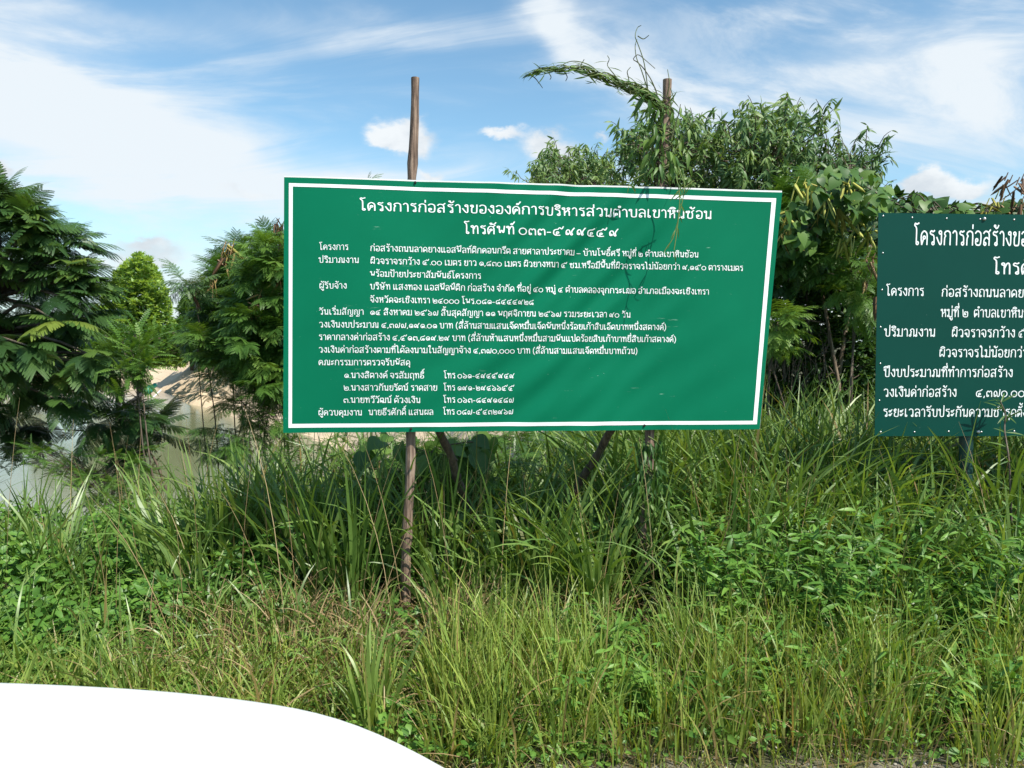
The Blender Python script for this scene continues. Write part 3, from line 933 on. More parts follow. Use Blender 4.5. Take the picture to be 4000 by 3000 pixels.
def car_z(u, v, roof):
    """height of the body's upper skin; u: 0 tail .. 1 nose, v: -1 near .. 1 far"""
    x = CX0 + u * (CXN - CX0)
    hood = 0.803 - 0.07 * sst(-1.2, 0.3, x) - 0.10 * sst(-0.5, 0.15, x) ** 1.4
    belt = 0.93
    h = np.where(x > -1.35, hood, belt)
    h = h - 0.10 * sst(-3.0, -3.6, x)
    if roof:
        h = h + 0.53 * sst(-1.35, -1.95, x) * sst(-3.5, -3.0, x)
    av = np.abs(v)
    return h - 0.055 * av ** 2.2 - 0.26 * np.clip((av - 0.80) / 0.2, 0, 1) ** 2.4


def half_w(u):
    x = CX0 + u * (CXN - CX0)
    w = 1 - 0.42 * np.clip((x + 0.85) / 1.0, 0, 1) ** 2.4 - 0.10 * np.clip((-3.1 - x) / 0.45, 0, 1) ** 2
    return w * (YF - YN) / 2


m, nt, b, out = mat("white car paint")
b.inputs['Base Color'].default_value = (0.86, 0.87, 0.88, 1)
b.inputs['Roughness'].default_value = 0.35
b.inputs['Coat Weight'].default_value = 0.6
b.inputs['Coat Roughness'].default_value = 0.04
bump(nt, b, noise(nt, geopos(nt), 2.0, 2), 0.02, 0.01)
PAINT = m
GLASSM = plain("dark car glass", (0.02, 0.025, 0.03), 0.05)
RUB = plain("black rubber", (0.02, 0.02, 0.02), 0.8)
RIM = plain("wheel alloy", (0.5, 0.5, 0.52), 0.3, 0.9)
LAMP = plain("lamp lens", (0.7, 0.72, 0.75), 0.08)
car = thing("parked_car", "white car bonnet curving down to the right, in front of the roadside grass", "car", (-1.6, 0.94, 0))
yc = (YN + YF) / 2


def skin(us, vs, roof, zcap=None):
    g = Geo()
    u, v = np.meshgrid(us, vs)
    x = CX0 + u * (CXN - CX0)
    z = car_z(u, v, roof)
    y = yc + v * half_w(u)
    if roof:
        y = yc + v * half_w(u) * (1 - 0.22 * np.clip((z - 0.9) / 0.5, 0, 1))
    n = len(us)
    ii = (np.arange(len(vs) - 1)[:, None] * n + np.arange(n - 1)[None]).ravel()
    g.add(np.stack((x, y, z), -1).reshape(-1, 3), np.stack((ii, ii + 1, ii + n + 1, ii + n), 1))
    return g


vv = np.concatenate((np.linspace(-1, -0.8, 9), np.linspace(-0.75, 0.75, 31), np.linspace(0.8, 1, 17)))
uh = (np.array([-1.36]) - CX0) / (CXN - CX0)
uu = np.linspace(0, 1, 90)
g = skin(uu, vv, False)
# sides, nose and tail down to the sills
n = len(uu)
for sgn in (-1, 1):
    x = CX0 + uu * (CXN - CX0)
    zt = car_z(uu, np.full(n, sgn * 1.0), False)
    rows = []
    for k, (dz, dy) in enumerate(((0, 0), (0.12, 0.018), (0.3, 0.02), (0.45, 0.0), (1.0, -0.03))):
        z = zt * (1 - dz) + 0.24 * dz
        rows.append(np.stack((x, yc + sgn * (half_w(uu) + dy), z), -1))
    q = np.concatenate(rows)
    ii = (np.arange(4)[:, None] * n + np.arange(n - 1)[None]).ravel()
    f = np.stack((ii, ii + n, ii + n + 1, ii + 1), 1)
    g.add(q, f if sgn < 0 else f[:, ::-1])
for u0 in (0.0, 1.0):
    v_ = vv
    zt = car_z(np.full(len(v_), u0), v_, False)
    x0 = CX0 if u0 == 0 else CXN
    sx = -1 if u0 == 0 else 1
    rows = [np.stack((np.full(len(v_), x0) + sx * dx * (1 - v_ ** 2), yc + v_ * half_w(np.full(len(v_), u0)), zt * (1 - k) + 0.24 * k), -1) for k, dx in ((0, 0), (0.2, 0.05), (0.5, 0.09), (1, 0.05))]
    q = np.concatenate(rows)
    n = len(v_)
    ii = (np.arange(3)[:, None] * n + np.arange(n - 1)[None]).ravel()
    f = np.stack((ii, ii + 1, ii + n + 1, ii + n), 1)
    g.add(q, f if sx < 0 else f[:, ::-1])
body = g.build("body", PAINT, car)
ur = np.linspace((-3.5 - CX0) / (CXN - CX0), (-1.36 - CX0) / (CXN - CX0), 40)
g = skin(ur, vv, True)
g.v[0][:, 2] += 0.004
g.build("cabin", GLASSM, car)
for wx in (-2.95, -0.55):
    for wy in (YN + 0.06, YF - 0.06):
        g = Geo()
        s = -1 if wy < yc else 1
        an = np.linspace(0, 2 * np.pi, 33)
        tube(g, [(wx, wy - 0.09, 0.3), (wx, wy - 0.075, 0.3), (wx, wy + 0.075, 0.3), (wx, wy + 0.09, 0.3)], [0.27, 0.3, 0.3, 0.27], 32)
        wh = g.build("wheel", RUB, car)
        g = Geo()
        tube(g, [(wx, wy + s * 0.085, 0.3), (wx, wy + s * 0.10, 0.3)], [0.2, 0.185], 24)
        g.build("rim", RIM, wh)
for s in (-1, 1):
    g = Geo()
    c0 = np.array([0.09, yc + s * 0.40, 0.47])
    th, ph = np.meshgrid(np.linspace(0, 2 * np.pi, 16, endpoint=False), np.linspace(0, np.pi, 8))
    q = np.stack((0.10 * np.cos(th) * np.sin(ph), 0.13 * np.sin(th) * np.sin(ph), 0.06 * np.cos(ph)), -1).reshape(-1, 3) + c0
    g.add(q, [[i * 16 + j, i * 16 + (j + 1) % 16, (i + 1) * 16 + (j + 1) % 16, (i + 1) * 16 + j] for i in range(7) for j in range(16)])
    g.build("headlight", LAMP, car)


# ------------------------------------------------------------------ leaf shapes (axis +Y, upper side +Z, length 1)
def leaf_tmpl(width, widest=0.4, droop=0.15, fold=0.12, tip=1.0, n=4):
    """pointed leaf folded along its midrib; n cross sections"""
    v, f = [], []
    for i in range(n + 1):
        t = i / n
        w = width / 2 * (math.sin(math.pi * t ** (math.log(0.5) / math.log(widest))) ** 0.9 if 0 < t < 1 else 0.03)
        z = -droop * t * t
        v += [(-w, t, z + fold * w), (0, t, z), (w, t, z + fold * w)]
    for i in range(n):
        a = i * 3
        f += [(a, a + 1, a + 4, a + 3), (a + 1, a + 2, a + 5, a + 4)]
    return np.array(v, float), np.array(f)


def heart_tmpl():
    ol = [(0, 0.0), (0.16, -0.10), (0.34, -0.08), (0.46, 0.10), (0.46, 0.32), (0.36, 0.55), (0.2, 0.78), (0.07, 0.93), (0, 1.03)]
    v, f = [], []
    n = len(ol)
    for x, y in ol:
        z = -0.22 * y * y
        v += [(-x, y, z + 0.12 * x), (0, max(y, 0.0), z), (x, y, z + 0.12 * x)]
    for i in range(n - 1):
        a = i * 3
        f += [(a, a + 1, a + 4, a + 3), (a + 1, a + 2, a + 5, a + 4)]
    return np.array(v, float), np.array(f)


LANCE = leaf_tmpl(0.24, 0.4, 0.35, 0.3)
NARROW = leaf_tmpl(0.11, 0.45, 0.25, 0.3)
OVATE = leaf_tmpl(0.55, 0.38, 0.22, 0.25)
OVAL = leaf_tmpl(0.5, 0.5, 0.1, 0.15, n=3)
HEART = heart_tmpl()
DIAM = (np.array([(0, 0, 0), (0.2, 0.45, 0.04), (0, 1, -0.12), (-0.2, 0.45, 0.04)], float), np.array([(0, 1, 2, 3)]))
POD = (np.array([(-0.06, 0, 0), (0.06, 0, 0), (0.075, 0.3, 0), (-0.075, 0.3, 0), (0.08, 0.7, -0.03), (-0.08, 0.7, -0.03), (0.01, 1, -0.06), (-0.01, 1, -0.06),
                 (0, 0, 0.03), (0, 0.3, 0.035), (0, 0.7, 0.005), (0, 1, -0.05)], float),
       np.array([(0, 8, 9, 3), (8, 1, 2, 9), (3, 9, 10, 5), (9, 2, 4, 10), (5, 10, 11, 7), (10, 4, 6, 11), (0, 3, 2, 1), (3, 5, 4, 2), (5, 7, 6, 4)]))


def pinnate(npair, lw, ll, y0=0.12, droop=0.25, ang=70, jit=0.0, tipleaf=True):
    """a leaf with paired leaflets: npair pairs, leaflet width and length relative to the leaf"""
    v, f = [], []
    rs = np.random.default_rng(npair)

    def quad(base, d, w, L):
        d = np.array([math.cos(d), math.sin(d)])
        p = np.array([-d[1], d[0]])
        n0 = len(v)
        for q, zz in ((base, 0), (base + d * L * 0.45 + p * w / 2, 0.02), (base + d * L, -0.02), (base + d * L * 0.45 - p * w / 2, 0.02)):
            v.append((q[0], q[1], -droop * q[1] ** 2 + zz * L - 0.15 * abs(q[0]) * droop))
        f.append((n0, n0 + 1, n0 + 2, n0 + 3))

    for i in range(npair):
        t = y0 + (1 - y0) * i / npair
        L = ll * (0.75 + 0.35 * math.sin(math.pi * (i + 0.6) / (npair + 0.4)))
        for s in (-1, 1):
            a = R(90 - s * ang * (1 - 0.35 * i / npair)) + rs.normal(0, 0.06 + jit)
            quad(np.array([0.0, t]), a, lw, L)
    if tipleaf:
        quad(np.array([0.0, 0.97]), R(80), lw, ll * 0.8)
    n0 = len(v)
    r = 0.012
    for k in range(5):
        y = k / 4
        v += [(-r, y, -droop * y * y - 0.005), (r, y, -droop * y * y - 0.005)]
    for k in range(4):
        a = n0 + 2 * k
        f.append((a, a + 1, a + 3, a + 2))
    return np.array(v, float), np.array(f)


def bipinnate(npin, nlf, pl_, droop=0.35, lw=0.055, ll=0.075):
    """feathery leaf: paired combs of small leaflets along a drooping stalk"""
    sub_v, sub_f = pinnate(nlf, lw / pl_ * 0.62, ll / pl_, 0.05, 0.22, 72, 0.0, True)
    vs, fs, n = [], [], 0
    rs = np.random.default_rng(npin * 7 + nlf)
    for i in range(npin):
        t = 0.2 + 0.8 * i / (npin - 0.5)
        L = pl_ * (0.72 + 0.38 * math.sin(math.pi * (i + 0.8) / (npin + 0.6)))
        for s in (-1, 1):
            a = -s * R(66 - 34 * i / npin) + rs.normal(0, 0.05)
            c, sn = math.cos(a), math.sin(a)
            q = sub_v * L
            q = np.stack((q[:, 0] * c - q[:, 1] * sn, q[:, 0] * sn + q[:, 1] * c + t, q[:, 2]), 1)
            q[:, 2] += -droop * q[:, 1] ** 2 - 0.30 * q[:, 0] ** 2 + rs.normal(0, 0.006)
            vs.append(q)
            fs.append(sub_f + n)
            n += len(q)
    r = 0.008
    v = []
    for k in range(6):
        y = k / 5
        v += [(-r, y, -droop * y * y), (r, y, -droop * y * y)]
    vs.append(np.array(v))
    fs.append(np.array([(n + 2 * k, n + 2 * k + 1, n + 2 * k + 3, n + 2 * k + 2) for k in range(5)]))
    return np.concatenate(vs), np.concatenate(fs)


FROND_A = bipinnate(10, 13, 0.34, 0.32, 0.045, 0.040)
FROND_B = bipinnate(7, 7, 0.36, 0.25, 0.085, 0.09)
FROND_C = pinnate(9, 0.045, 0.36, 0.1, 0.35)
FROND_D = bipinnate(6, 7, 0.38, 0.3, 0.07, 0.062)
SPRIG = pinnate(9, 0.075, 0.13, 0.1, 0.2)
UPV = np.array([0, 0, 1.0])


def spray(geo, tmpl, cen, outward, k, L, tint, up=0.25, spread=1.0, droopn=0.0):
    """k leaves fanning out from each point, roughly along its outward direction"""
    n = len(cen)
    c = np.repeat(cen, k, 0)
    d = np.repeat(unit(outward), k, 0) * 0.7 + rng.normal(0, 0.55 * spread, (n * k, 3))
    d[:, 2] = d[:, 2] * 0.55 + up
    d = unit(d)
    nn = UPV + rng.normal(0, 0.28, (n * k, 3)) - droopn * d
    L = np.asarray(L)
    inst(geo, tmpl, frames(d, nn), c, U(L[0], L[1], n * k), np.clip(np.repeat(tint, k) + rng.normal(0, 0.13, n * k), 0, 1))


def limb(geo, a, b, r0, r1, sag=0.15, n=9, sides=6):
    a, b = np.asarray(a, float), np.asarray(b, float)
    L = np.linalg.norm(b - a)
    mid = (a + b) / 2 + rng.normal(0, 0.05, 3) * L + np.array([0, 0, sag * L])
    p = spline([a, mid, b], n)
    tube(geo, p, np.linspace(r0, r1, n), sides)
    return p


def clusters(poly, n, d0, d1):
    q = in_poly(poly, n)
    return P(q[:, 0], q[:, 1], U(d0, d1, n))


def skeleton(geo, base, tops, tips, r0=0.05, r1=0.006, nb=None):
    """trunk(s) from base to the tops, with limbs running out to some of the tips"""
    base = np.asarray(base, float)
    nodes = []
    for tp in tops:
        p = limb(geo, base, tp, r0, r0 * 0.35, 0.03, 12, 7)
        nodes.append(p[3:])
    nodes = np.concatenate(nodes)
    sel = tips if nb is None else tips[rng.choice(len(tips), min(nb, len(tips)), replace=False)]
    for t in sel:
        dd = np.linalg.norm(nodes - t, axis=1) + 0.9 * np.maximum(0, nodes[:, 2] - t[2] + 0.05)
        a = nodes[np.argmin(dd)]
        limb(geo, a, t, r0 * 0.22, r1, 0.06, 7, 5)


def pods(tmpl_n, at, L, tint, parent, name="seed_pod_bunch"):
    g = Geo()
    n = tmpl_n
    d = rng.normal(0, 0.45, (n, 3)) + np.array([rng.normal(0, 0.25), 0, -1.0])
    c = np.asarray(at) + rng.normal(0, 0.018, (n, 3))
    inst(g, POD, frames(d, rng.normal(0, 1, (n, 3))), c, U(L * 0.65, L, n), np.clip(rng.normal(tint, 0.09, n), 0, 1))
    tube(g, [np.asarray(at) + (0.02, 0, 0.05), np.asarray(at)], [0.003, 0.004], 5, tint)
    return g.build(name, LP, parent)


# ------------------------------------------------------------------ big feathery tree at the left
c = clusters([(-260, 440), (-40, 415), (25, 420), (80, 475), (150, 510), (170, 545), (150, 580), (170, 630), (160, 670), (60, 690), (-260, 640)], 84, 5.7, 7.4)
c2 = clusters([(-260, 620), (40, 640), (130, 650), (180, 700), (260, 745), (265, 800), (230, 850), (120, 870), (60, 830), (-40, 840), (-260, 840)], 82, 5.3, 7.4)
c3 = P(np.array([-20, 15, 40, 75, 150, 140, 170, 150, 165, 200, 60, 120, 165, -10, 50]), np.array([412, 420, 445, 480, 515, 560, 575, 628, 670, 750, 485, 530, 600, 435, 465]), np.array([6.0, 6.1, 6, 5.9, 6.1, 6, 6.0, 5.9, 6, 5.5, 6, 6.1, 6, 6.2, 6.1]))
tr = thing("feathery_tree", "dark feathery tree with drooping comb-like fronds at the pond's near edge, leftmost in the picture", "tree", (-5.9, 7.3, -0.4))
base = np.array([-5.9, 7.3, -0.6])
base[2] = float(gz(base[0], base[1])) - 0.1
for q in (c, c2, c3):
    q[:, 2] -= 0.06
allc = np.concatenate((c, c2, c3))
tg = Geo()
skeleton(tg, base, [(-4.7, 6.9, 2.3), (-4.9, 6.4, 1.6), (-4.2, 6.3, 1.8)], allc, 0.085, 0.006)
tg.build("trunk", BARK, tr)
cg = Geo()
hub = np.array([-4.7, 6.9, 1.6])
spray(cg, FROND_A, allc, allc - hub + np.array([0.25, -0.25, 0]), 7, (0.22, 0.34), U(0.15, 0.65, len(allc)), 0.08, 1.0)
spray(cg, FROND_A, c3, c3 - hub + np.array([0.5, -0.2, 0]), 4, (0.24, 0.33), U(0.35, 0.8, len(c3)), 0.18, 0.6)
cg.build("crown", LD, tr)

# small dark feathery sapling leaning out over the water
sap = thing("feathery_sapling", "small dark feathery sapling with a bare stem leaning over the murky water", "sapling", P(330, 985, 6.0))
tg = Geo()
root = P(360, 1060, 6.0)
tip = P(205, 935, 6.2)
tube(tg, spline([root, P(330, 985, 6.0), P(280, 930, 6.0), P(255, 905, 6.0)], 12), np.linspace(0.011, 0.006, 12), 6)
tube(tg, spline([P(290, 940, 6.0), P(200, 932, 6.1), P(70, 925, 6.2)], 10), np.linspace(0.008, 0.004, 10), 6)
tg.build("stem", BARK, sap)
cg = Geo()
cc = np.concatenate((clusters([(205, 905), (260, 880), (330, 885), (345, 935), (300, 965), (200, 965)], 13, 5.8, 6.4), clusters([(-30, 880), (60, 890), (110, 930), (20, 950)], 6, 5.9, 6.4)))
spray(cg, FROND_A, cc, np.array([[0.4, -0.4, 0.1]]).repeat(len(cc), 0), 5, (0.22, 0.32), U(0.05, 0.35, len(cc)), 0.1, 1.3)
cg.build("crown", LD, sap)

# ------------------------------------------------------------------ shrubs with small round leaflets, left of the sign
def sprig_shrub(label, poly, n, d0, d1, basepx, k=5, L=(0.14, 0.24), tint=(0.2, 0.8), m=None, tm=None, name="round_leaf_shrub", group=None):
    cc = clusters(poly, n, d0, d1)
    dm = (d0 + d1) / 2
    b = P(basepx[0], basepx[1], dm)
    b[2] = float(gz(b[0], b[1]))
    t = thing(name, label, "shrub", b, group)
    tg = Geo()
    mid = cc.mean(0)
    skeleton(tg, b, [mid, mid + rng.normal(0, 0.12, 3)], cc, 0.009, 0.002)
    tg.build("stem", BARK, t)
    cg = Geo()
    out_ = cc - mid + np.array([0, -0.15, 0.1])
    spray(cg, tm or SPRIG, cc, out_, k, L, U(tint[0], tint[1], len(cc)), 0.2, 1.1)
    cg.build("foliage", m or LL, t)
    return t


sprig_shrub("low shrub of small round leaflets at the pond edge, in front of the pale water", [(-20, 960), (80, 950), (190, 985), (330, 960), (350, 1020), (300, 1120), (210, 1110), (150, 1040), (60, 1010), (-20, 1010)], 120, 4.9, 6.4, (280, 1180), 7, (0.09, 0.15), (0.1, 0.8), LL)
sprig_shrub("slender shrub with rounded light leaflets rising before the dark fronds", [(255, 740), (300, 700), (345, 740), (330, 800), (300, 860), (280, 900), (255, 850)], 36, 5.2, 5.7, (355, 1080), 5, (0.13, 0.2), (0.3, 0.9))
sprig_shrub("thin airy shrub in front of the sandy bank, left of the large sign", [(430, 800), (520, 760), (600, 800), (600, 960), (520, 1000), (420, 980), (460, 880)], 60, 5.6, 8.0, (540, 1060), 5, (0.12, 0.20), (0.0, 0.7), LL, FROND_D)
sprig_shrub("leafy bush at the foot of the sandy bank beside the large sign's lower corner", [(560, 880), (620, 820), (720, 960), (640, 1010), (570, 1000)], 46, 5.6, 7.0, (620, 1080), 4, (0.14, 0.22), (0.1, 0.7), LL)


# ------------------------------------------------------------------ far trees
def leafy_tree(name, label, poly, n, d0, d1, basex, L, k, m, tint, tm=DIAM, r0=0.12, group=None, up=0.3, cat="tree", nb=40, hub=None, spread=1.3, based=None):
    cc = clusters(poly, n, d0, d1)
    dm = based or (d0 + d1) / 2
    b = P(basex, 800, dm)
    b[2] = float(gz(b[0], b[1])) - 0.05
    t = thing(name, label, cat, b, group)
    tg = Geo()
    mid = cc.mean(0)
    zt = np.percentile(cc[:, 2], 85)
    skeleton(tg, b, [np.array([mid[0], mid[1], zt]), np.array([mid[0] + 0.3 * r0 * 10 * rng.normal(), mid[1], zt * 0.8])], cc, r0, 0.006 + r0 * 0.05, nb)
    tg.build("trunk", BARK, t)
    cg = Geo()
    h = mid if hub is None else hub
    spray(cg, tm, cc, cc - h, k, L, U(tint[0], tint[1], len(cc)), up, spread)
    cg.build("crown", m, t)
    return t


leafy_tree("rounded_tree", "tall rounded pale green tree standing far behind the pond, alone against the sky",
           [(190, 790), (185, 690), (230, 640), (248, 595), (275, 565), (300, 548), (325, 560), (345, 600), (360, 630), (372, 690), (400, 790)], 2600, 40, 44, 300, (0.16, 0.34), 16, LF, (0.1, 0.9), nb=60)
leafy_tree("rounded_tree", "smaller dull green tree far behind the pond, right of the pale round tree",
           [(375, 780), (380, 690), (395, 645), (420, 640), (440, 680), (470, 770)], 420, 46, 49, 415, (0.25, 0.45), 12, LL, (0.2, 0.8))
for lab, poly, n, d in (("dense dark bushes along the far bank under the tall round tree", [(60, 780), (100, 730), (200, 715), (300, 705), (410, 710), (430, 755), (330, 765), (200, 780)], 800, (30, 38)),
                        ("bushy thicket on the bank top behind the small green pump", [(330, 770), (390, 690), (450, 660), (600, 640), (900, 650), (1200, 640), (1450, 650), (1450, 780), (640, 780), (560, 800), (470, 780), (410, 775)], 2800, (36, 44))):
    leafy_tree("bank_bush", lab, poly, n, d[0], d[1], np.mean([p[0] for p in poly]), (0.16, 0.34), 12, LL, (0.0, 0.6), r0=0.08, cat="bush", group="bushes along the pond bank")
leafy_tree("bank_bush", "low scrub on the far left bank, seen under the dark feathery tree", [(-150, 780), (-100, 720), (60, 720), (120, 770), (60, 800)], 400, 44, 52, -20, (0.3, 0.5), 10, LL, (0.0, 0.5), r0=0.08, cat="bush", group="bushes along the pond bank")

# ------------------------------------------------------------------ pod-bearing shrubs left of the sign
t = leafy_tree("pod_tree", "olive green tree hung with pale brown pods, on the bank left of the large sign",
               [(425, 720), (440, 640), (465, 565), (486, 525), (508, 515), (540, 580), (580, 650), (580, 760), (520, 790), (440, 770)], 250, 7.0, 8.6, 560, (0.12, 0.20), 7, LL, (0.0, 0.55), FROND_D, 0.009, "pod bearing trees beside the sign", 0.2)
for px, py, tn in ((490, 535, .42), (503, 528, .5), (478, 560, .3), (462, 605, .35), (500, 655, .45), (432, 715, .05), (440, 722, .0)):
    pods(7, P(px, py, 6.9), 0.20, tn, t)
t = leafy_tree("pod_tree", "bright green feathery tree touching the large sign's left edge, dark pods at its tip",
               [(500, 720), (520, 610), (548, 540), (570, 510), (600, 505), (660, 560), (690, 640), (690, 840), (590, 850), (530, 800)], 380, 5.8, 7.6, 620, (0.12, 0.20), 7, LL, (0.2, 0.95), FROND_D, 0.009, "pod bearing trees beside the sign", 0.2)
for px, py, tn in ((598, 485, .1), (608, 492, .15), (604, 600, .45), (545, 660, .2), (560, 640, .4)):
    pods(5, P(px, py, 5.9), 0.18, tn, t)
t = leafy_tree("pod_tree", "slim grey sapling with one long dark pod, left of the pod-bearing trees",
               [(385, 600), (405, 598), (430, 610), (435, 635), (410, 640)], 12, 6.6, 7.0, 470, (0.16, 0.22), 3, LE, (0.0, 0.5), FROND_D, 0.008, "pod bearing trees beside the sign", 0.2)
pods(2, P(407, 625, 6.7), 0.24, 0.02, t)
leafy_tree("bank_bush", "mid green undergrowth bush below the pod trees, above the sandy slope",
           [(410, 740), (440, 690), (560, 700), (640, 730), (650, 850), (560, 830), (480, 790), (430, 770)], 130, 6.2, 8.6, 560, (0.12, 0.2), 6, LL, (0.0, 0.7), FROND_D, 0.007, "bushes along the pond bank", 0.25, "bush")
leafy_tree("pod_tree", "tree hidden behind the large sign, only a feathery twig showing above its top edge",
           [(775, 420), (800, 412), (815, 425), (800, 470), (760, 490), (880, 540), (700, 580)], 40, 6, 7, 800, (0.14, 0.2), 4, LE, (0.2, 0.7), FROND_D, 0.012, "pod bearing trees beside the sign", 0.2)

# ------------------------------------------------------------------ trees behind and right of the sign
def twig_tree(name, label, poly, n, d0, d1, basex, twig, nleaf, L, m, tint, r0, tips=None, group=None, tm=LANCE, droop=0.75):
    """tree whose branch tips carry rows of narrow hanging leaves"""
    cc = clusters(poly, n, d0, d1)
    if tips is not None:
        tp = np.asarray(tips, float)
        cc = np.concatenate((cc, P(tp[:, 0], tp[:, 1], U(d0, (d0 + d1) / 2, len(tp)))))
    dm = (d0 + d1) / 2
    b = P(basex, 900, dm)
    b[2] = float(gz(b[0], b[1])) - 0.05
    t = thing(name, label, "tree", b, group)
    tg, cg = Geo(), Geo()
    mid = cc.mean(0)
    top = np.array([mid[0], mid[1], np.percentile(cc[:, 2], 60)])
    skeleton(tg, b, [top, top + rng.normal(0, 0.2, 3) - (0, 0, 0.4), top + rng.normal(0, 0.2, 3) - (0, 0, 0.6)], cc, r0, 0.005, None)
    N = len(cc)
    d = unit((cc - mid) * (1, 1, 0.8) + rng.normal(0, 0.25, (N, 3)) + np.array([0, 0, 0.55]))
    for i in range(N):
        e = cc[i] + d[i] * twig * rng.uniform(0.6, 1.1)
        p = spline([cc[i], (cc[i] + e) / 2 + (0, 0, 0.04), e], 5)
        tube(tg, p, np.linspace(0.005, 0.0025, 5), 4, cap=False)
    s = U(0.05, 1.0, N * nleaf)
    pos_ = np.repeat(cc, nleaf, 0) + np.repeat(d, nleaf, 0) * (s * twig)[:, None]
    ld = np.repeat(d, nleaf, 0) * 0.45 + rng.normal(0, 0.55, (N * nleaf, 3)) + np.array([0, 0, -droop])
    inst(cg, tm, frames(ld, rng.normal(0, 0.5, (N * nleaf, 3)) + np.array([0.1, -0.5, 0.75])), pos_, U(L[0], L[1], N * nleaf),
         np.clip(np.repeat(U(tint[0], tint[1], N), nleaf) + rng.normal(0, 0.14, N * nleaf), 0, 1))
    tg.build("trunk", BARK, t)
    cg.build("crown", m, t)
    return t


GE = "narrow leaved trees behind the signs"
twig_tree("narrow_leaf_tree", "light green tree with two rounded tops, peeping over the large sign's top edge",
          [(1150, 460), (1160, 378), (1185, 350), (1195, 335), (1215, 333), (1235, 358), (1255, 345), (1275, 338), (1300, 350), (1325, 385), (1330, 460)], 330, 11, 13.5, 1240, 0.26, 19, (0.07, 0.13), LE, (0.35, 1.0), 0.03,
          [(1125, 385), (1205, 332), (1268, 336), (1300, 342)], GE)
twig_tree("narrow_leaf_tree", "drooping narrow-leaved tree directly behind the vine-wrapped pole above the large sign",
          [(1340, 470), (1345, 380), (1352, 330), (1362, 290), (1400, 270), (1450, 265), (1520, 285), (1560, 310), (1560, 460)], 260, 8.2, 10, 1440, 0.24, 18, (0.08, 0.14), LE, (0.2, 0.9), 0.03,
          [(1350, 300), (1375, 265), (1330, 400), (1520, 272)], GE)
twig_tree("narrow_leaf_tree", "tallest narrow-leaved tree, its crown standing between the pole and the second sign",
          [(1560, 520), (1560, 310), (1590, 275), (1620, 262), (1640, 258), (1680, 262), (1705, 250), (1730, 290), (1745, 380), (1720, 470), (1680, 560)], 380, 7.6, 9.6, 1590, 0.24, 18, (0.08, 0.14), LE, (0.2, 0.95), 0.035,
          [(1632, 255), (1700, 245), (1712, 262), (1765, 262), (1772, 280), (1755, 300), (1760, 330), (1728, 330)], GE)
twig_tree("narrow_leaf_tree", "thin open tree with sparse drooping sprigs against the sky, left of the second sign",
          [(1740, 440), (1750, 340), (1800, 320), (1850, 330), (1900, 380), (1910, 420)], 90, 7.6, 8.8, 1990, 0.24, 14, (0.07, 0.12), LE, (0.0, 0.6), 0.02,
          [(1778, 262), (1768, 290), (1790, 330), (1812, 300), (1840, 325), (1870, 322), (1895, 322), (1890, 345), (1850, 350), (1880, 365), (1830, 350)], GE)

# thicket between the signs: shaded mass with small trees in it
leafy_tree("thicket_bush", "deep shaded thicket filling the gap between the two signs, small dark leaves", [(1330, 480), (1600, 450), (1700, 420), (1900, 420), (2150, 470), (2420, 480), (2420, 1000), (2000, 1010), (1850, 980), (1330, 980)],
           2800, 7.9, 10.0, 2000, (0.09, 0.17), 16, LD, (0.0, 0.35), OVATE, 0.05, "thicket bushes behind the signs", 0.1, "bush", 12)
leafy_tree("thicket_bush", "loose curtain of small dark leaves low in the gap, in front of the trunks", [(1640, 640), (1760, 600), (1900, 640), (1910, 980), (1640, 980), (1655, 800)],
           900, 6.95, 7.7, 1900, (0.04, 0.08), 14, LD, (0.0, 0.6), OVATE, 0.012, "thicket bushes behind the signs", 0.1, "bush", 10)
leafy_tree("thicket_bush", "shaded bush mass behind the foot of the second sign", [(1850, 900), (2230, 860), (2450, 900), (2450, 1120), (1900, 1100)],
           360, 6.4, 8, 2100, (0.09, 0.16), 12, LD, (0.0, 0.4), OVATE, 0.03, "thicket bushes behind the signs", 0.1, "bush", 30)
leafy_tree("thicket_bush", "feathery olive bush hanging over the gap, against the large sign's right edge", [(1655, 540), (1690, 430), (1760, 400), (1790, 470), (1760, 560), (1700, 620)],
           170, 6.6, 7.6, 1720, (0.14, 0.24), 7, LL, (0.0, 0.7), FROND_D, 0.02, "thicket bushes behind the signs", 0.15, "bush", 40)
leafy_tree("thicket_bush", "bright feathery sprays low beside the large sign's right edge", [(1655, 690), (1690, 670), (1720, 690), (1700, 740), (1650, 760)],
           20, 6.0, 6.6, 1690, (0.15, 0.22), 5, LL, (0.5, 1.0), FROND_D, 0.015, "thicket bushes behind the signs", 0.15, "bush")
leafy_tree("thicket_bush", "green feathery shrub just left of the second sign, high up in the gap", [(1770, 580), (1810, 540), (1870, 540), (1890, 600), (1880, 720), (1850, 640), (1790, 620)],
           40, 6.2, 7.0, 1840, (0.15, 0.23), 5, LL, (0.3, 0.95), FROND_D, 0.015, "thicket bushes behind the signs", 0.1, "bush")

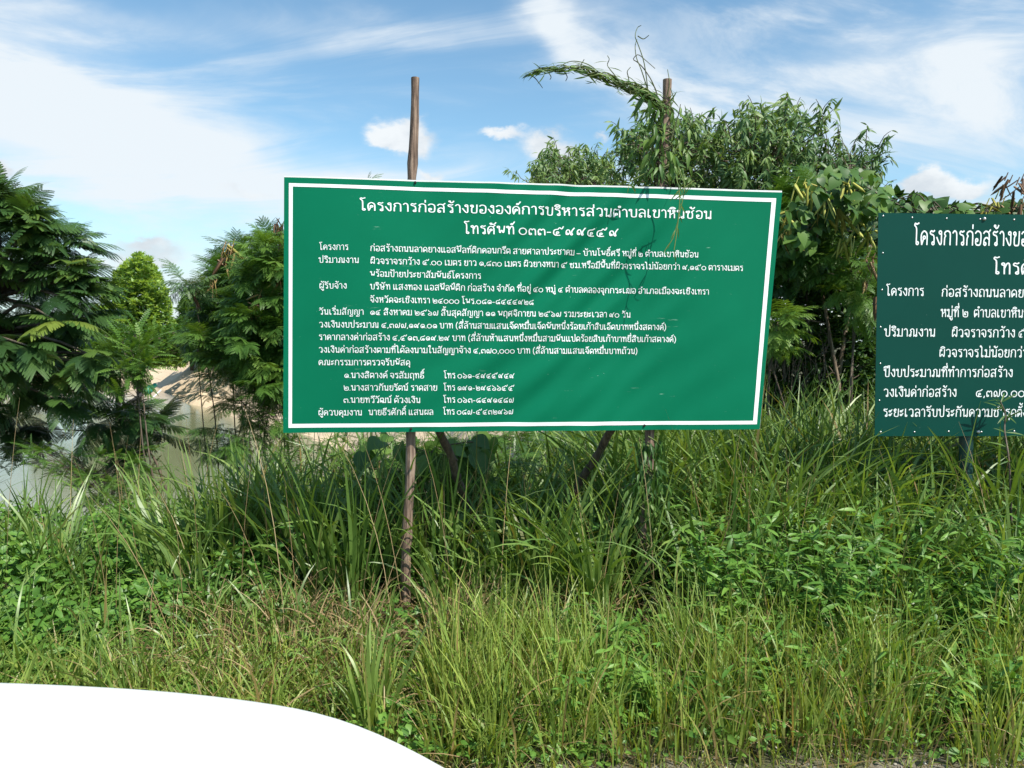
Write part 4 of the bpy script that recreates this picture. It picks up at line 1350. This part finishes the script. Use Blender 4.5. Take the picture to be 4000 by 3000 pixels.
# pale trunks standing in the gap
GAP = thing("bare_tree", "small forked tree with pale thin trunks in the shade between the two signs", "tree", (float(P(1825, 1000, 6.9)[0]), 6.9, 0.1))
tg = Geo()
for pts, r in (([(1832, 1000), (1828, 950), (1815, 880), (1812, 820), (1822, 740), (1840, 640), (1850, 560)], 0.026), ([(1812, 830), (1795, 740), (1785, 680), (1770, 590), (1775, 520)], 0.018),
               ([(1815, 790), (1785, 815)], 0.008), ([(1790, 700), (1740, 690), (1665, 672)], 0.008), ([(1700, 700), (1745, 682)], 0.006), ([(1845, 600), (1880, 540), (1890, 470)], 0.012)):
    q = np.array([P(px, py, 6.9 + 0.04 * i) for i, (px, py) in enumerate(pts)])
    q = spline(q, 14) if len(q) > 2 else q
    tube(tg, q, np.linspace(r, r * 0.55, len(q)), 7)
tg.build("trunk", wood_mat("pale bark", (0.08, 0.055, 0.035), (0.19, 0.14, 0.095), (0.30, 0.23, 0.15)), GAP)
tg = Geo()
for _ in range(45):                                                        # dry hanging runners
    px, py = rng.uniform(1650, 1790), rng.uniform(690, 790)
    d = rng.uniform(6.5, 7.0)
    n = rng.integers(3, 6)
    q = [P(px + rng.normal(0, 7), py + i * rng.uniform(14, 30), d) for i in range(n)]
    tube(tg, spline(q, 8), 0.0028, 4, rng.uniform(0, 0.6), False)
tg.build("hanging_runners", BARK, GAP)

# creeper blanket with heart shaped leaves and yellow pods
def creeper(label, poly, n, d0, d1, L, tint, runners, podpx=(), podd=6.2, m=LV, name="heart_leaf_creeper", hang=0.55, fr=0.0):
    cc = clusters(poly, n, d0, d1)
    t = thing(name, label, "creeper", cc.mean(0) * (1, 1, 0) + (0, 0, 0.1))
    sg_ = Geo()
    for _ in range(runners):
        a = cc[rng.integers(n)]
        near = cc[np.argsort(np.linalg.norm(cc - a, axis=1))[[3, 9, 15]]] if n > 16 else cc[:3]
        tube(sg_, spline(np.vstack((a, near)), 12), 0.004, 4, 0.3, False)
    low = cc[np.argsort(cc[:, 2])[:3]]
    for q in (low if d0 < 5.8 and d1 < 5.5 else []):
        tube(sg_, spline([q, q + rng.normal(0, 0.1, 3) - (0, 0, q[2] * 0.5), (q[0], q[1], 0.08)], 10), 0.006, 5, 0.3, False)
    sg_.build("runners", BARK, t)
    lg = Geo()
    d = rng.normal(0, 0.5, (n, 3)) + np.array([0.05, -0.45, -hang])
    nn = rng.normal(0, 0.35, (n, 3)) + np.array([0.1, -0.6, 0.75])
    inst(lg, HEART, frames(d, nn), cc, U(L[0], L[1], n), U(tint[0], tint[1], n))
    lg.build("leaves", m, t)
    for i, (px, py, tn) in enumerate(podpx):
        pods(int(rng.integers(3, 6)), P(px, py, podd - rng.uniform(0, 0.3)), 0.2 if podd > 5.5 else 0.13, tn, t)
    return t


creeper("heart-leaved creeper heaped over the thicket top beside the second sign, hung with yellow pods",
        [(1690, 470), (1740, 405), (1770, 375), (1830, 360), (1880, 375), (1915, 400), (1930, 460), (1880, 480), (1800, 440), (1760, 540), (1700, 560)], 620, 5.9, 7.2, (0.06, 0.12), (0.0, 0.8), 40,
        [(1720, 395, .95), (1735, 400, .9), (1745, 412, .9), (1790, 430, .9), (1775, 460, .6), (1810, 455, .7), (1830, 400, .95), (1838, 408, .95), (1700, 470, .8), (1850, 470, .95), (1870, 455, .9),
         (1838, 510, .95), (1820, 520, .85), (1720, 450, .85), (1880, 500, .9), (1690, 510, .5), (1870, 600, .3), (1885, 560, .25), (1895, 640, .3)])
creeper("thin creeper sprawling along above the second sign, pods and curling tips against sky",
        [(1920, 420), (1960, 415), (2010, 425), (2060, 440), (2120, 440), (2215, 430), (2300, 430), (2300, 475), (2100, 480), (1930, 475)], 150, 5.0, 5.8, (0.05, 0.10), (0.0, 0.7), 40,
        [(2180, 395, .12), (2195, 400, .2), (2205, 392, .1), (2165, 440, .55), (2185, 445, .3), (2150, 430, .6), (2205, 440, .25), (2130, 445, .7), (2170, 390, .05)], 5.1)
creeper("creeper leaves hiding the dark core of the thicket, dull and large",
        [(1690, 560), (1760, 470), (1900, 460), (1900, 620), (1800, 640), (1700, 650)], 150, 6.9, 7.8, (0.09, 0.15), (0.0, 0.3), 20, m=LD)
creeper("broad heart-leaved creeper under the large sign, between the left pole and the brace",
        [(775, 945), (830, 935), (1000, 935), (1060, 945), (1070, 1000), (1000, 1030), (900, 1000), (860, 1050), (790, 1040)], 60, 4.25, 4.9, (0.09, 0.14), (0.2, 0.9), 12)
sprig_shrub("tangled leafy undergrowth under the large sign's left end, sand showing through", [(600, 950), (700, 940), (880, 940), (870, 1080), (760, 1100), (620, 1080)], 90, 4.6, 6.0, (740, 1150), 5, (0.09, 0.16), (0.1, 0.8), LL)
sprig_shrub("dark leafy undergrowth behind the sign's braces, between its two poles", [(880, 960), (1100, 935), (1420, 935), (1420, 1080), (1200, 1100), (880, 1090)], 130, 5.0, 6.6, (1150, 1150), 6, (0.10, 0.18), (0.0, 0.6), LL, FROND_D)
creeper("small patch of broad creeper leaves behind the right brace under the large sign",
        [(1300, 950), (1420, 945), (1410, 1040), (1330, 1040)], 16, 4.7, 5.3, (0.09, 0.13), (0.3, 0.9), 5)
t = thing("fern_shrub", "bright feathery low shrub in the shade under the middle of the large sign", "shrub", P(1010, 1100, 4.6))
g = Geo()
cc = clusters([(860, 980), (1000, 960), (1090, 1000), (1080, 1050), (960, 1060)], 18, 4.4, 4.9)
spray(g, FROND_D, cc, np.array([[0, -0.4, 0.3]]).repeat(18, 0), 4, (0.14, 0.22), U(0.4, 1, 18), 0.25, 1.4)
g.build("foliage", LL, t)
g = Geo()
rt = np.array([cc[:, 0].mean(), cc[:, 1].mean(), 0.08])
for q in cc:
    tube(g, spline([q, (q + rt) / 2 + (0, 0, 0.06), rt], 6), 0.003, 4, 0.3, False)
g.build("stem", BARK, t)

# ------------------------------------------------------------------ climbing vine on the right pole
vine = thing("climbing_vine", "twining vine wrapped round the right pole, one leafy arm reaching left into the sky", "vine", P(1385, 1250, YPR))
sgm, lgm = Geo(), Geo()
arm = np.array([P(px, py, d) for px, py, d in ((1432, 232, YPR), (1405, 212, YPR - .02), (1375, 195, YPR - .05), (1340, 180, YPR - .08), (1300, 165, YPR - .11), (1260, 152, YPR - .14), (1215, 148, YPR - .17), (1180, 150, YPR - .19), (1152, 157, YPR - .2), (1142, 160, YPR - .2))])
C = spline(arm, 90)
tt = np.linspace(0, 1, 90)
thick = 0.030 * (1 - tt) ** 0.8 + 0.003
for k in range(9):
    ph = rng.uniform(0, 6.28)
    fr = rng.uniform(3, 6)
    end = int(rng.uniform(45, 90)) if k > 2 else 90
    off = np.stack((np.zeros(90), np.cos(ph + fr * 6.28 * tt), np.sin(ph + fr * 6.28 * tt)), 1) * (thick * rng.uniform(0.6, 1.1))[:, None]
    tube(sgm, (C + off)[:end], np.linspace(0.005, 0.0018, end), 5, rng.uniform(0.3, 0.9), False)
n = 420
i = (89 * rng.uniform(0, 1, n) ** 1.5).astype(int)
tang = unit(np.gradient(C, axis=0))[i]
d = -tang * rng.choice([-1, 1], n)[:, None] * 0.9 + rng.normal(0, 0.42, (n, 3)) * (0.25 + 0.9 * (rng.uniform(0, 1, n) > 0.86))[:, None]
o_ = rng.normal(0, 1, (n, 3)) * thick[i][:, None] * 0.8
inst(lgm, NARROW, frames(d, o_ + (0, 0, 0.01)), C[i] + o_, U(0.04, 0.10, n) * (1 - 0.4 * tt[i]), U(0.2, 1, n))
for pts in ([(1400, 200), (1396, 165), (1390, 130), (1378, 95), (1372, 78), (1377, 60), (1385, 55)], [(1398, 190), (1385, 150), (1375, 125), (1372, 100), (1376, 85)], [(1420, 205), (1408, 175), (1392, 150), (1378, 135), (1368, 128), (1378, 118), (1392, 128), (1415, 148)],
            [(1362, 205), (1358, 170), (1355, 155), (1362, 145)], [(1440, 210), (1446, 180), (1442, 150)], [(1340, 180), (1330, 165), (1318, 150), (1312, 140), (1316, 128), (1312, 120)], [(1300, 163), (1280, 145), (1262, 136), (1240, 132), (1222, 136), (1206, 148)],
            [(1262, 152), (1255, 142), (1262, 128)], [(1378, 78), (1390, 84), (1402, 76)], [(1455, 330), (1480, 290), (1492, 270), (1485, 250), (1478, 240)], [(1450, 300), (1465, 250), (1470, 225)], [(1445, 235), (1455, 215), (1448, 190)], [(1180, 150), (1190, 165), (1188, 172)],
            [(1142, 160), (1155, 168), (1165, 180), (1172, 190)], [(1215, 150), (1225, 165), (1222, 175)]):
    q = np.array([P(px, py, YPR - 0.06 - 0.12 * max(0, (1430 - px) / 290) + rng.normal(0, 0.012)) for px, py in pts])
    tube(sgm, spline(q, 18), np.linspace(0.0028, 0.0016, 18), 4, rng.uniform(0.0, 0.7), False)
# stems spiralling up the pole
for k in range(14):
    t = np.linspace(0, 1, 120)
    ph, fr = rng.uniform(0, 6.28), rng.uniform(2, 5) * rng.choice([-1, 1])
    y0_, y1_ = (1280, rng.uniform(940, 1050)) if k < 8 else (rng.uniform(420, 520), rng.uniform(215, 300))
    xm = lambda py: 1439 + (1383 - 1439) * (py - 172) / (1290 - 172)
    py = y0_ + (y1_ - y0_) * t
    cen = P(xm(py), py, YPR)
    r = 0.032 + 0.025 * rng.uniform() * np.abs(np.sin(t * 7 + k))
    q = cen + np.stack((np.cos(ph + fr * 6.28 * t), np.sin(ph + fr * 6.28 * t), np.zeros(120)), 1) * np.broadcast_to(r, (120,))[:, None]
    tube(sgm, q, 0.004, 5, rng.uniform(0, 0.8), False)
sgm.build("stem", leaf_mat("vine stems", [(0.05, 0.05, 0.02), (0.07, 0.10, 0.025), (0.10, 0.15, 0.03)], 0.0, 0.6), vine)


def pole_leaves(n, ya, yb, spread, L, tint, tm=LANCE):
    py = U(ya, yb, n)
    cen = P(1439 + (1383 - 1439) * (py - 172) / (1290 - 172), py, np.full(n, YPR))
    o_ = rng.normal(0, 1, (n, 3)) * spread * np.array([1, 0.8, 0.3])
    d = o_ * 4 + rng.normal(0, 0.3, (n, 3)) + np.array([0, -0.1, -0.75])
    inst(lgm, tm, frames(d, rng.normal(0, 0.5, (n, 3)) + np.array([0, -0.6, 0.7])), cen + o_, U(L[0], L[1], n), U(tint[0], tint[1], n))


pole_leaves(70, 225, 300, 0.045, (0.04, 0.08), (0.3, 1.0))
pole_leaves(110, 290, 385, 0.055, (0.04, 0.09), (0.2, 1.0))
pole_leaves(22, 245, 300, 0.09, (0.03, 0.07), (0.2, 0.9))
pole_leaves(190, 945, 1060, 0.035, (0.04, 0.08), (0.0, 0.6))
pole_leaves(240, 1040, 1290, 0.05, (0.04, 0.08), (0.1, 0.9))
q = P(1340, 213, YPR - 0.06)
inst(lgm, LANCE, frames([[-0.5, 0, -0.8], [-0.8, -.2, -0.5], [0.1, -.1, -1]], np.array([[0, -1, 0.4]] * 3)), np.array([q + (0.12, 0, 0.02), q + (0.10, 0, 0.03), q + (0.14, 0, 0.0)]), np.array([0.11, 0.08, 0.09]), np.array([0.2, 0.6, 0.3]))
lgm.build("foliage", LV, vine)

# strand hanging in front of the banner
st = thing("hanging_tendril", "thin leafy tendril dangling over the top edge in front of the large green sign", "vine", P(1478, 405, 3.74))
g1, g2 = Geo(), Geo()
zfront = 3.70
for pts, dd in (([(1465, 360), (1478, 395), (1477, 420), (1470, 450), (1465, 475), (1458, 500), (1452, 518), (1442, 532), (1434, 545)], zfront),
                ([(1392, 375), (1362, 392), (1358, 402)], 3.72), ([(1500, 390), (1480, 404), (1462, 415)], zfront - .02), ([(1460, 380), (1468, 420), (1466, 460), (1462, 500), (1456, 540)], 3.62)):
    q = np.array([P(px, py, dd) for px, py in pts])
    tube(g1, spline(q, 20), 0.0022, 4, 0.5, False)
    L_ = spline(q, 26)
    n = 6 if dd > 3.65 else 4
    k = np.linspace(2, 25, n).astype(int)
    d = rng.normal(0, 0.5, (n, 3)) * (1, 0.4, 0.4) + np.array([0, 0, -0.9])
    inst(g2, NARROW, frames(d, rng.normal(0, 0.3, (n, 3)) + np.array([0, -0.8, 0.5])), L_[k], U(0.035, 0.075, n), U(0.2, 0.9, n))
g1.build("stem", leaf_mat("tendril stem", [(0.09, 0.13, 0.03), (0.14, 0.2, 0.05)], 0.0, 0.6), st)
g2.build("foliage", LV, st)

# weedy climber in front of the second sign's foot
t = thing("climbing_weed", "thin leafy weed growing up over the bottom edge of the second sign", "weed", (float(P(2165, 1000, 4.0)[0]), 4.0, 0.1))
g1, g2 = Geo(), Geo()
q = spline([P(2185, 1130, 3.98), P(2180, 1000, 4.0), P(2170, 930, 4.06), P(2172, 895, 4.07), P(2160, 865, 4.08)], 24)
tube(g1, q, np.linspace(0.006, 0.003, 24), 5, 0.4, False)
n = 30
k = rng.integers(0, 24, n)
d = rng.normal(0, 0.7, (n, 3)) * (1, 0.5, 0.5) + np.array([0, -0.1, 0.35])
inst(g2, NARROW, frames(d, rng.normal(0, 0.3, (n, 3)) + np.array([0, -0.5, 0.8])), q[k], U(0.05, 0.11, n), U(0.1, 0.8, n))
g1.build("stem", BARK, t)
g2.build("foliage", LV, t)

# ------------------------------------------------------------------ pump and pipes on the bank
a, b_ = P(283, 868, 30), P(312, 848, 30.6)
a, b_ = np.array(a), np.array(b_)
t = thing("suction_pipe", "black pipe with a green pump head running down the sandy bank into the pond", "pipe", b_)
d = unit(b_ - a)
g = Geo()
tube(g, [a - d * 0.6, b_ + d * 0.3], 0.075, 12)
g.build("pipe", RUB, t)
g = Geo()
tube(g, [b_, b_ + d * 0.05, b_ + d * 0.35, b_ + d * 0.4, b_ + d * 0.62], [0.12, 0.17, 0.17, 0.10, 0.09], 14)
g.build("pump_head", plain("pump green", (0.01, 0.22, 0.15), 0.4), t)
a, b_ = np.array(P(308, 880, 29.5)), np.array(P(342, 848, 30.6))
g = Geo()
tube(g, [a - unit(b_ - a) * 0.4, b_, b_ + unit(b_ - a) * 0.2], 0.03, 10)
tag(g.build("white_pipe", plain("white plastic pipe", (0.7, 0.7, 0.68)), loc=tuple(b_)), "thin white plastic pipe lying on the sandy bank beside the black pump pipe", "pipe")


# ------------------------------------------------------------------ grasses and low weeds
def blades(geo, base, L, w, az, lean, curve, tint, segs=6, twist=0.5):
    """arching ribbons: lean and curve give the angle from upright along the blade"""
    N = len(base)
    t = np.linspace(0, 1, segs + 1)
    th = lean[:, None] + curve[:, None] * t[None] ** 1.4
    ds = (L / segs)[:, None]
    mids = (th[:, 1:] + th[:, :-1]) / 2
    rr = np.concatenate((np.zeros((N, 1)), np.cumsum(np.sin(mids) * ds, 1)), 1)
    zz = np.concatenate((np.zeros((N, 1)), np.cumsum(np.cos(mids) * ds, 1)), 1)
    ca, sa = np.cos(az)[:, None], np.sin(az)[:, None]
    cen = np.stack((base[:, :1] + rr * ca, base[:, 1:2] + rr * sa, base[:, 2:3] + zz), -1)
    tw = rng.normal(0, twist, N)[:, None] * t[None] + U(-1.4, 1.4, N)[:, None] * (1 - 0.5 * t[None])
    st_, ct_ = np.sin(th), np.cos(th)
    side = np.stack((-sa * np.cos(tw) - ca * ct_ * np.sin(tw), ca * np.cos(tw) - sa * ct_ * np.sin(tw), st_ * np.sin(tw)), -1)
    wid = (w[:, None] * np.minimum(1, 0.45 + 1.6 * t[None]) * (1 - t[None] ** 2.6)) / 2 + 0.0003
    a, b_ = cen - side * wid[..., None], cen + side * wid[..., None]
    v = np.stack((a, b_), 2).reshape(N, -1, 3)
    k = np.arange(segs)
    f = np.stack((2 * k, 2 * k + 1, 2 * k + 3, 2 * k + 2), 1)
    f = (f[None] + (np.arange(N) * 2 * (segs + 1))[:, None, None]).reshape(-1, 4)
    geo.add(v.reshape(-1, 3), f, np.repeat(tint, 2 * (segs + 1)))


def on_ground(x, y, dz=-0.02):
    return np.stack((x, y, gz(x, y) + dz), -1)


def tufted(n, tufts, spread, x, y):
    """blade feet gathered in tufts"""
    k = rng.integers(0, tufts, n)
    return x[k] + rng.normal(0, spread, n), y[k] + rng.normal(0, spread, n), k


def grass(name, m, n, tufts, area, spread, L, w, lean, curve, tint, segs=6, lscale=None, toward=None):
    """one mass of grass over area (x0, x1, y0, y1)"""
    tx, ty = U(area[0], area[1], tufts), U(area[2], area[3], tufts)
    hs = U(0.7, 1.15, tufts)
    ts = rng.normal(0, 0.15, tufts)
    x, y, k = tufted(n, tufts, spread, tx, ty)
    LL_ = U(L[0], L[1], n) * hs[k]
    ang = x / np.maximum(y, 0.5)
    LL_ = LL_ * np.where(y < 3.8, 1 - 0.72 * np.exp(-((ang + 0.133) / 0.030) ** 2) - 0.55 * np.exp(-((ang - 0.170) / 0.022) ** 2) - 0.55 * np.exp(-((ang - 0.588) / 0.025) ** 2), 1)
    if lscale is not None:
        LL_ = LL_ * lscale(x, y)
    az = np.arctan2(y - ty[k], x - tx[k]) + rng.normal(0, 0.6, n)
    g = Geo()
    blades(g, on_ground(x, y), LL_, U(w[0], w[1], n), az, np.abs(rng.normal(lean[0], lean[1], n)), np.abs(rng.normal(curve[0], curve[1], n)),
           np.clip(U(tint[0], tint[1], n) + ts[k], 0, 1), segs)
    return tag(g.build(name, m), kind="stuff")


clear = lambda x, y: 1 - 0.2 * np.exp(-((x + 1.9) / 0.8) ** 2 - ((y - 5.2) / 1.2) ** 2)
# tall guinea grass beneath and behind the signs
grass("guinea_grass", G1, 5600, 380, (-1.7, 4.2, 3.8, 5.3), 0.055, (0.55, 1.0), (0.011, 0.028), (0.12, 0.10), (0.9, 0.5), (0.3, 0.85), 8, clear)
grass("guinea_grass", G1, 7500, 380, (0.6, 5.2, 4.1, 6.6), 0.06, (0.75, 1.25), (0.012, 0.030), (0.12, 0.10), (1.1, 0.5), (0.35, 0.9), 8)
grass("guinea_grass", G1, 900, 90, (-4.2, -1.6, 3.7, 5.2), 0.05, (0.3, 0.7), (0.009, 0.018), (0.12, 0.1), (0.9, 0.5), (0.3, 0.95), 8)
grass("guinea_grass", G1, 1500, 150, (-1.5, 0.9, 3.2, 3.85), 0.05, (0.15, 0.42), (0.006, 0.015), (0.25, 0.16), (0.9, 0.5), (0.25, 0.9), 7)
grass("guinea_grass", G1, 2200, 150, (0.9, 4.0, 3.2, 3.9), 0.05, (0.35, 0.7), (0.007, 0.017), (0.2, 0.14), (0.9, 0.5), (0.25, 0.9), 7)
grass("guinea_grass", G1, 700, 110, (-3.6, -1.2, 2.8, 3.8), 0.04, (0.2, 0.5), (0.006, 0.013), (0.25, 0.2), (0.8, 0.5), (0.3, 1.0), 7)
# yellower verge grass in the foreground
grass("verge_grass", G3, 5200, 520, (-0.5, 2.7, 2.62, 3.3), 0.045, (0.22, 0.50), (0.004, 0.010), (0.14, 0.12), (0.45, 0.35), (0.15, 1.0), 5)
grass("verge_grass", G3, 4200, 420, (-2.6, 0.2, 2.6, 3.2), 0.05, (0.12, 0.32), (0.004, 0.010), (0.3, 0.2), (0.7, 0.4), (0.2, 1.0), 5)
grass("verge_grass", G3, 4200, 700, (-2.6, 3.0, 2.35, 2.75), 0.05, (0.05, 0.16), (0.002, 0.005), (0.45, 0.3), (0.7, 0.5), (0.0, 0.9), 4)
# dead straw low down
grass("dry_grass", GD, 4500, 500, (-1.6, 2.7, 2.6, 3.75), 0.06, (0.15, 0.42), (0.002, 0.006), (0.65, 0.4), (0.8, 0.5), (0.0, 1.0), 5)
grass("dry_grass", GD, 800, 80, (-1.45, -0.2, 3.1, 3.75), 0.07, (0.2, 0.45), (0.003, 0.009), (0.5, 0.35), (1.3, 0.5), (0.0, 1.0), 6)
# thin flowering stalks
n = 260
x, y = U(-2.4, 3.4, n), U(3.2, 5.0, n)
g = Geo()
blades(g, on_ground(x, y), U(0.6, 1.15, n), np.full(n, 0.003), U(0, 6.28, n), np.abs(rng.normal(0.1, 0.1, n)), np.abs(rng.normal(0.35, 0.25, n)), U(0.2, 0.9, n), 6, 0.2)
tag(g.build("grass_stalks", GD), kind="stuff")


def ground_cover(name, m, n, x, y, hfun, L, tint, tm=OVATE, up=0.5, nleaf=None):
    z = gz(x, y) + hfun(x, y) * rng.uniform(0.02, 1.0, n) ** 0.6
    d = rng.normal(0, 0.7, (n, 3)) + np.array([0, -0.2, 0.1])
    d[:, 2] *= 0.5
    nn = rng.normal(0, 0.38, (n, 3)) + np.array([0.05, -0.35, 0.9])
    g = Geo()
    inst(g, tm, frames(d, nn), np.stack((x, y, z), -1), U(L[0], L[1], n), np.clip(U(tint[0], tint[1], n) + 0.2 * wob(x * 2.2, y * 2.2), 0, 1))
    return tag(g.build(name, m), kind="stuff")


lump = lambda x, y: np.clip(0.55 + 0.55 * wob(x * 2.6 + 1, y * 2.6), 0.12, 1.2)
n = 22000
x, y = U(-4.0, -0.7, n), U(2.9, 4.9, n)
ground_cover("leafy_ground_cover", LW, n, x, y, lambda x, y: lump(x, y) * 0.46 * sst(2.7, 3.8, y) * (1 - 0.85 * sst(-1.6, -0.8, x) * (y < 3.9)), (0.03, 0.065), (0.1, 0.9))
n = 4500
x, y = U(-2.6, 0.4, n), U(2.55, 3.3, n)
ground_cover("leafy_ground_cover", LW, n, x, y, lambda x, y: lump(x, y) * 0.14, (0.02, 0.045), (0.2, 0.95))
n = 3000
x, y = U(-0.6, 3.2, n), U(2.6, 3.6, n)
ground_cover("leafy_ground_cover", LW, n, x, y, lambda x, y: lump(x, y) * 0.2, (0.02, 0.05), (0.2, 0.95))


def weeds(name, m, n, area, H, L, tint, tm=LANCE, nl=16):
    """leafy upright weeds: a stem with narrow leaves all the way up"""
    x, y = U(area[0], area[1], n), U(area[2], area[3], n)
    b = on_ground(x, y)
    h = U(H[0], H[1], n)
    top = b + np.stack((rng.normal(0, 0.16, n) * h, rng.normal(-0.05, 0.16, n) * h, h), -1)
    g = Geo()
    s = rng.uniform(0.12, 1.0, (n, nl))
    q = b[:, None] * (1 - s[..., None]) + top[:, None] * s[..., None]
    d = rng.normal(0, 1, (n, nl, 3)) * (1, 1, 0.3) + np.array([0, -0.15, 0.35])
    inst(g, tm, frames(d.reshape(-1, 3), rng.normal(0, 0.3, (n * nl, 3)) + np.array([0, -0.2, 0.9])), q.reshape(-1, 3), U(L[0], L[1], n * nl),
         np.clip(np.repeat(U(tint[0], tint[1], n), nl) + rng.normal(0, 0.12, n * nl), 0, 1))
    blades(g, b, h, np.full(n, 0.004), np.arctan2(top[:, 1] - b[:, 1], top[:, 0] - b[:, 0]), np.full(n, 0.12), np.full(n, 0.05), np.full(n, 0.4), 3, 1.0)
    return tag(g.build(name, m), kind="stuff")


weeds("narrow_leaf_weeds", LW, 900, (0.85, 3.6, 3.2, 4.3), (0.25, 0.62), (0.05, 0.10), (0.2, 0.9))
weeds("narrow_leaf_weeds", LW, 420, (0.2, 3.0, 2.75, 3.3), (0.12, 0.35), (0.04, 0.08), (0.3, 1.0))
weeds("narrow_leaf_weeds", LW, 260, (-1.4, 0.9, 3.85, 4.6), (0.2, 0.5), (0.04, 0.07), (0.1, 0.7), OVATE, 12)

# ------------------------------------------------------------------ the grass tufts that stand out singly
def clump(label, px, py, d, n, L, w, tint, m=G1, lean=(0.16, 0.12), curve=(0.9, 0.5), sp=0.035, dry=0):
    c = P(px, py, d)
    c[2] = float(gz(c[0], c[1]))
    t = thing("grass_clump", label, "grass clump", c, "single clumps of tall grass")
    g = Geo()
    x, y = c[0] + rng.normal(0, sp, n), c[1] + rng.normal(0, sp, n)
    az = np.arctan2(y - c[1], x - c[0]) + rng.normal(0, 0.5, n)
    blades(g, on_ground(x, y), U(L[0], L[1], n), U(w[0], w[1], n), az, np.abs(rng.normal(lean[0], lean[1], n)), np.abs(rng.normal(curve[0], curve[1], n)), U(tint[0], tint[1], n), 10, 0.35)
    g.build("blades", m, t)
    if dry:
        g = Geo()
        x, y = c[0] + rng.normal(0, sp * 1.3, dry), c[1] + rng.normal(0, sp * 1.3, dry)
        blades(g, on_ground(x, y), U(L[0] * 0.4, L[1] * 0.7, dry), U(0.003, 0.008, dry), U(0, 6.28, dry), np.abs(rng.normal(0.6, 0.3, dry)), np.abs(rng.normal(1.2, 0.5, dry)), U(0, 1, dry), 7, 0.5)
        g.build("dry_blades", GD, t)


clump("single wide-bladed tuft of bright grass at the road edge, just beyond the car bonnet's curve", 800, 1600, 2.75, 26, (0.30, 0.52), (0.013, 0.027), (0.7, 1.0), lean=(0.14, 0.14), curve=(0.35, 0.35), sp=0.02, dry=14)
clump("big arching grass clump in front of the second sign's pole", 1925, 1330, 3.75, 90, (0.5, 0.9), (0.014, 0.030), (0.4, 0.95), curve=(1.0, 0.5), sp=0.07, dry=16)
clump("broad grass clump with drooping tips, under the large sign's right pole and brace", 1290, 1330, 3.65, 70, (0.55, 0.95), (0.013, 0.027), (0.4, 0.9), curve=(1.0, 0.5), sp=0.06, dry=20)
clump("clump of arching grass around the foot of the large sign's left pole", 985, 1330, 3.72, 60, (0.35, 0.65), (0.011, 0.022), (0.3, 0.8), curve=(1.2, 0.5), sp=0.08, dry=40)
clump("grass clump leaning over at the right border, in front of the thicket", 2190, 1400, 3.5, 70, (0.5, 0.85), (0.011, 0.022), (0.4, 0.95), sp=0.07, dry=12)
clump("loose tuft of pale arching grass low at the right, near the gravel edge", 1880, 1500, 3.05, 46, (0.3, 0.62), (0.010, 0.021), (0.6, 1.0), curve=(1.2, 0.5), sp=0.04, dry=16)
clump("tall bluish grass clump in the shade left of the large sign's left pole", 760, 1300, 3.85, 90, (0.6, 1.0), (0.012, 0.024), (0.3, 0.6), curve=(0.7, 0.4), sp=0.08, dry=14)
clump("upright grass clump rising in front of the pond, left of the large sign", 480, 1200, 4.1, 60, (0.5, 0.95), (0.013, 0.026), (0.5, 0.9), curve=(0.7, 0.4), sp=0.08)
clump("wide-bladed grass clump beside the large sign's lower left corner, sand behind it", 590, 1200, 4.3, 60, (0.5, 0.9), (0.013, 0.027), (0.5, 0.95), curve=(0.8, 0.4), sp=0.08)
clump("bright arching grass clump in front of the feathery sapling's stem", 370, 1220, 4.0, 46, (0.5, 0.9), (0.013, 0.027), (0.6, 1.0), curve=(0.9, 0.4), sp=0.07)
clump("bushy grass clump between the large sign's two poles, lit at its tips", 1130, 1330, 3.8, 70, (0.5, 0.85), (0.012, 0.024), (0.4, 0.9), curve=(1.0, 0.4), sp=0.07, dry=16)
clump("tall grass clump with long arching leaves in the gap, before the dark thicket", 1730, 1130, 5.0, 90, (0.8, 1.35), (0.011, 0.022), (0.4, 0.95), curve=(1.0, 0.4), sp=0.12)
clump("grass clump at the second sign's lower left corner, half in its shade", 1870, 1130, 4.6, 70, (0.6, 1.05), (0.011, 0.022), (0.3, 0.9), curve=(1.0, 0.4), sp=0.1)
clump("sparse tall grass tuft before the water at the far left", 130, 1250, 3.9, 34, (0.45, 0.85), (0.010, 0.018), (0.4, 0.9), curve=(0.6, 0.4), sp=0.07, dry=16)
clump("tangle of tall arching grass below the large sign's right end", 1690, 1200, 4.4, 120, (0.7, 1.15), (0.013, 0.026), (0.4, 0.95), curve=(1.1, 0.4), sp=0.12)

# pebbles along the road edge
n = 1600
x, y = U(-1.0, 3.0, n), U(2.0, 2.75, n)
th = np.linspace(0, 2 * np.pi, 6, endpoint=False)
pv = np.vstack(([(0, 0, 0.6)], np.stack((np.cos(th), np.sin(th), 0.1 * np.ones(6)), 1), [(0, 0, -0.4)]))
pf = np.array([(0, 1 + k, 1 + (k + 1) % 6) for k in range(6)] + [(7, 1 + (k + 1) % 6, 1 + k) for k in range(6)])
g = Geo()
inst(g, (pv, pf), frames(rng.normal(0, 1, (n, 3)) * (1, 1, 0.2), np.array([[0, 0, 1.0]]).repeat(n, 0)), on_ground(x, y, 0.001), rng.uniform(0.003, 0.012, (n, 3)), U(0, 1, n))
m, nt, b, out = mat("pebbles")
nt.links.new(ramp(nt, attr(nt, "tint"), [(0.12, 0.10, 0.08), (0.3, 0.27, 0.22), (0.5, 0.47, 0.42)]), b.inputs['Base Color'])
b.inputs['Roughness'].default_value = 0.9
tag(g.build("pebbles", m), kind="stuff")
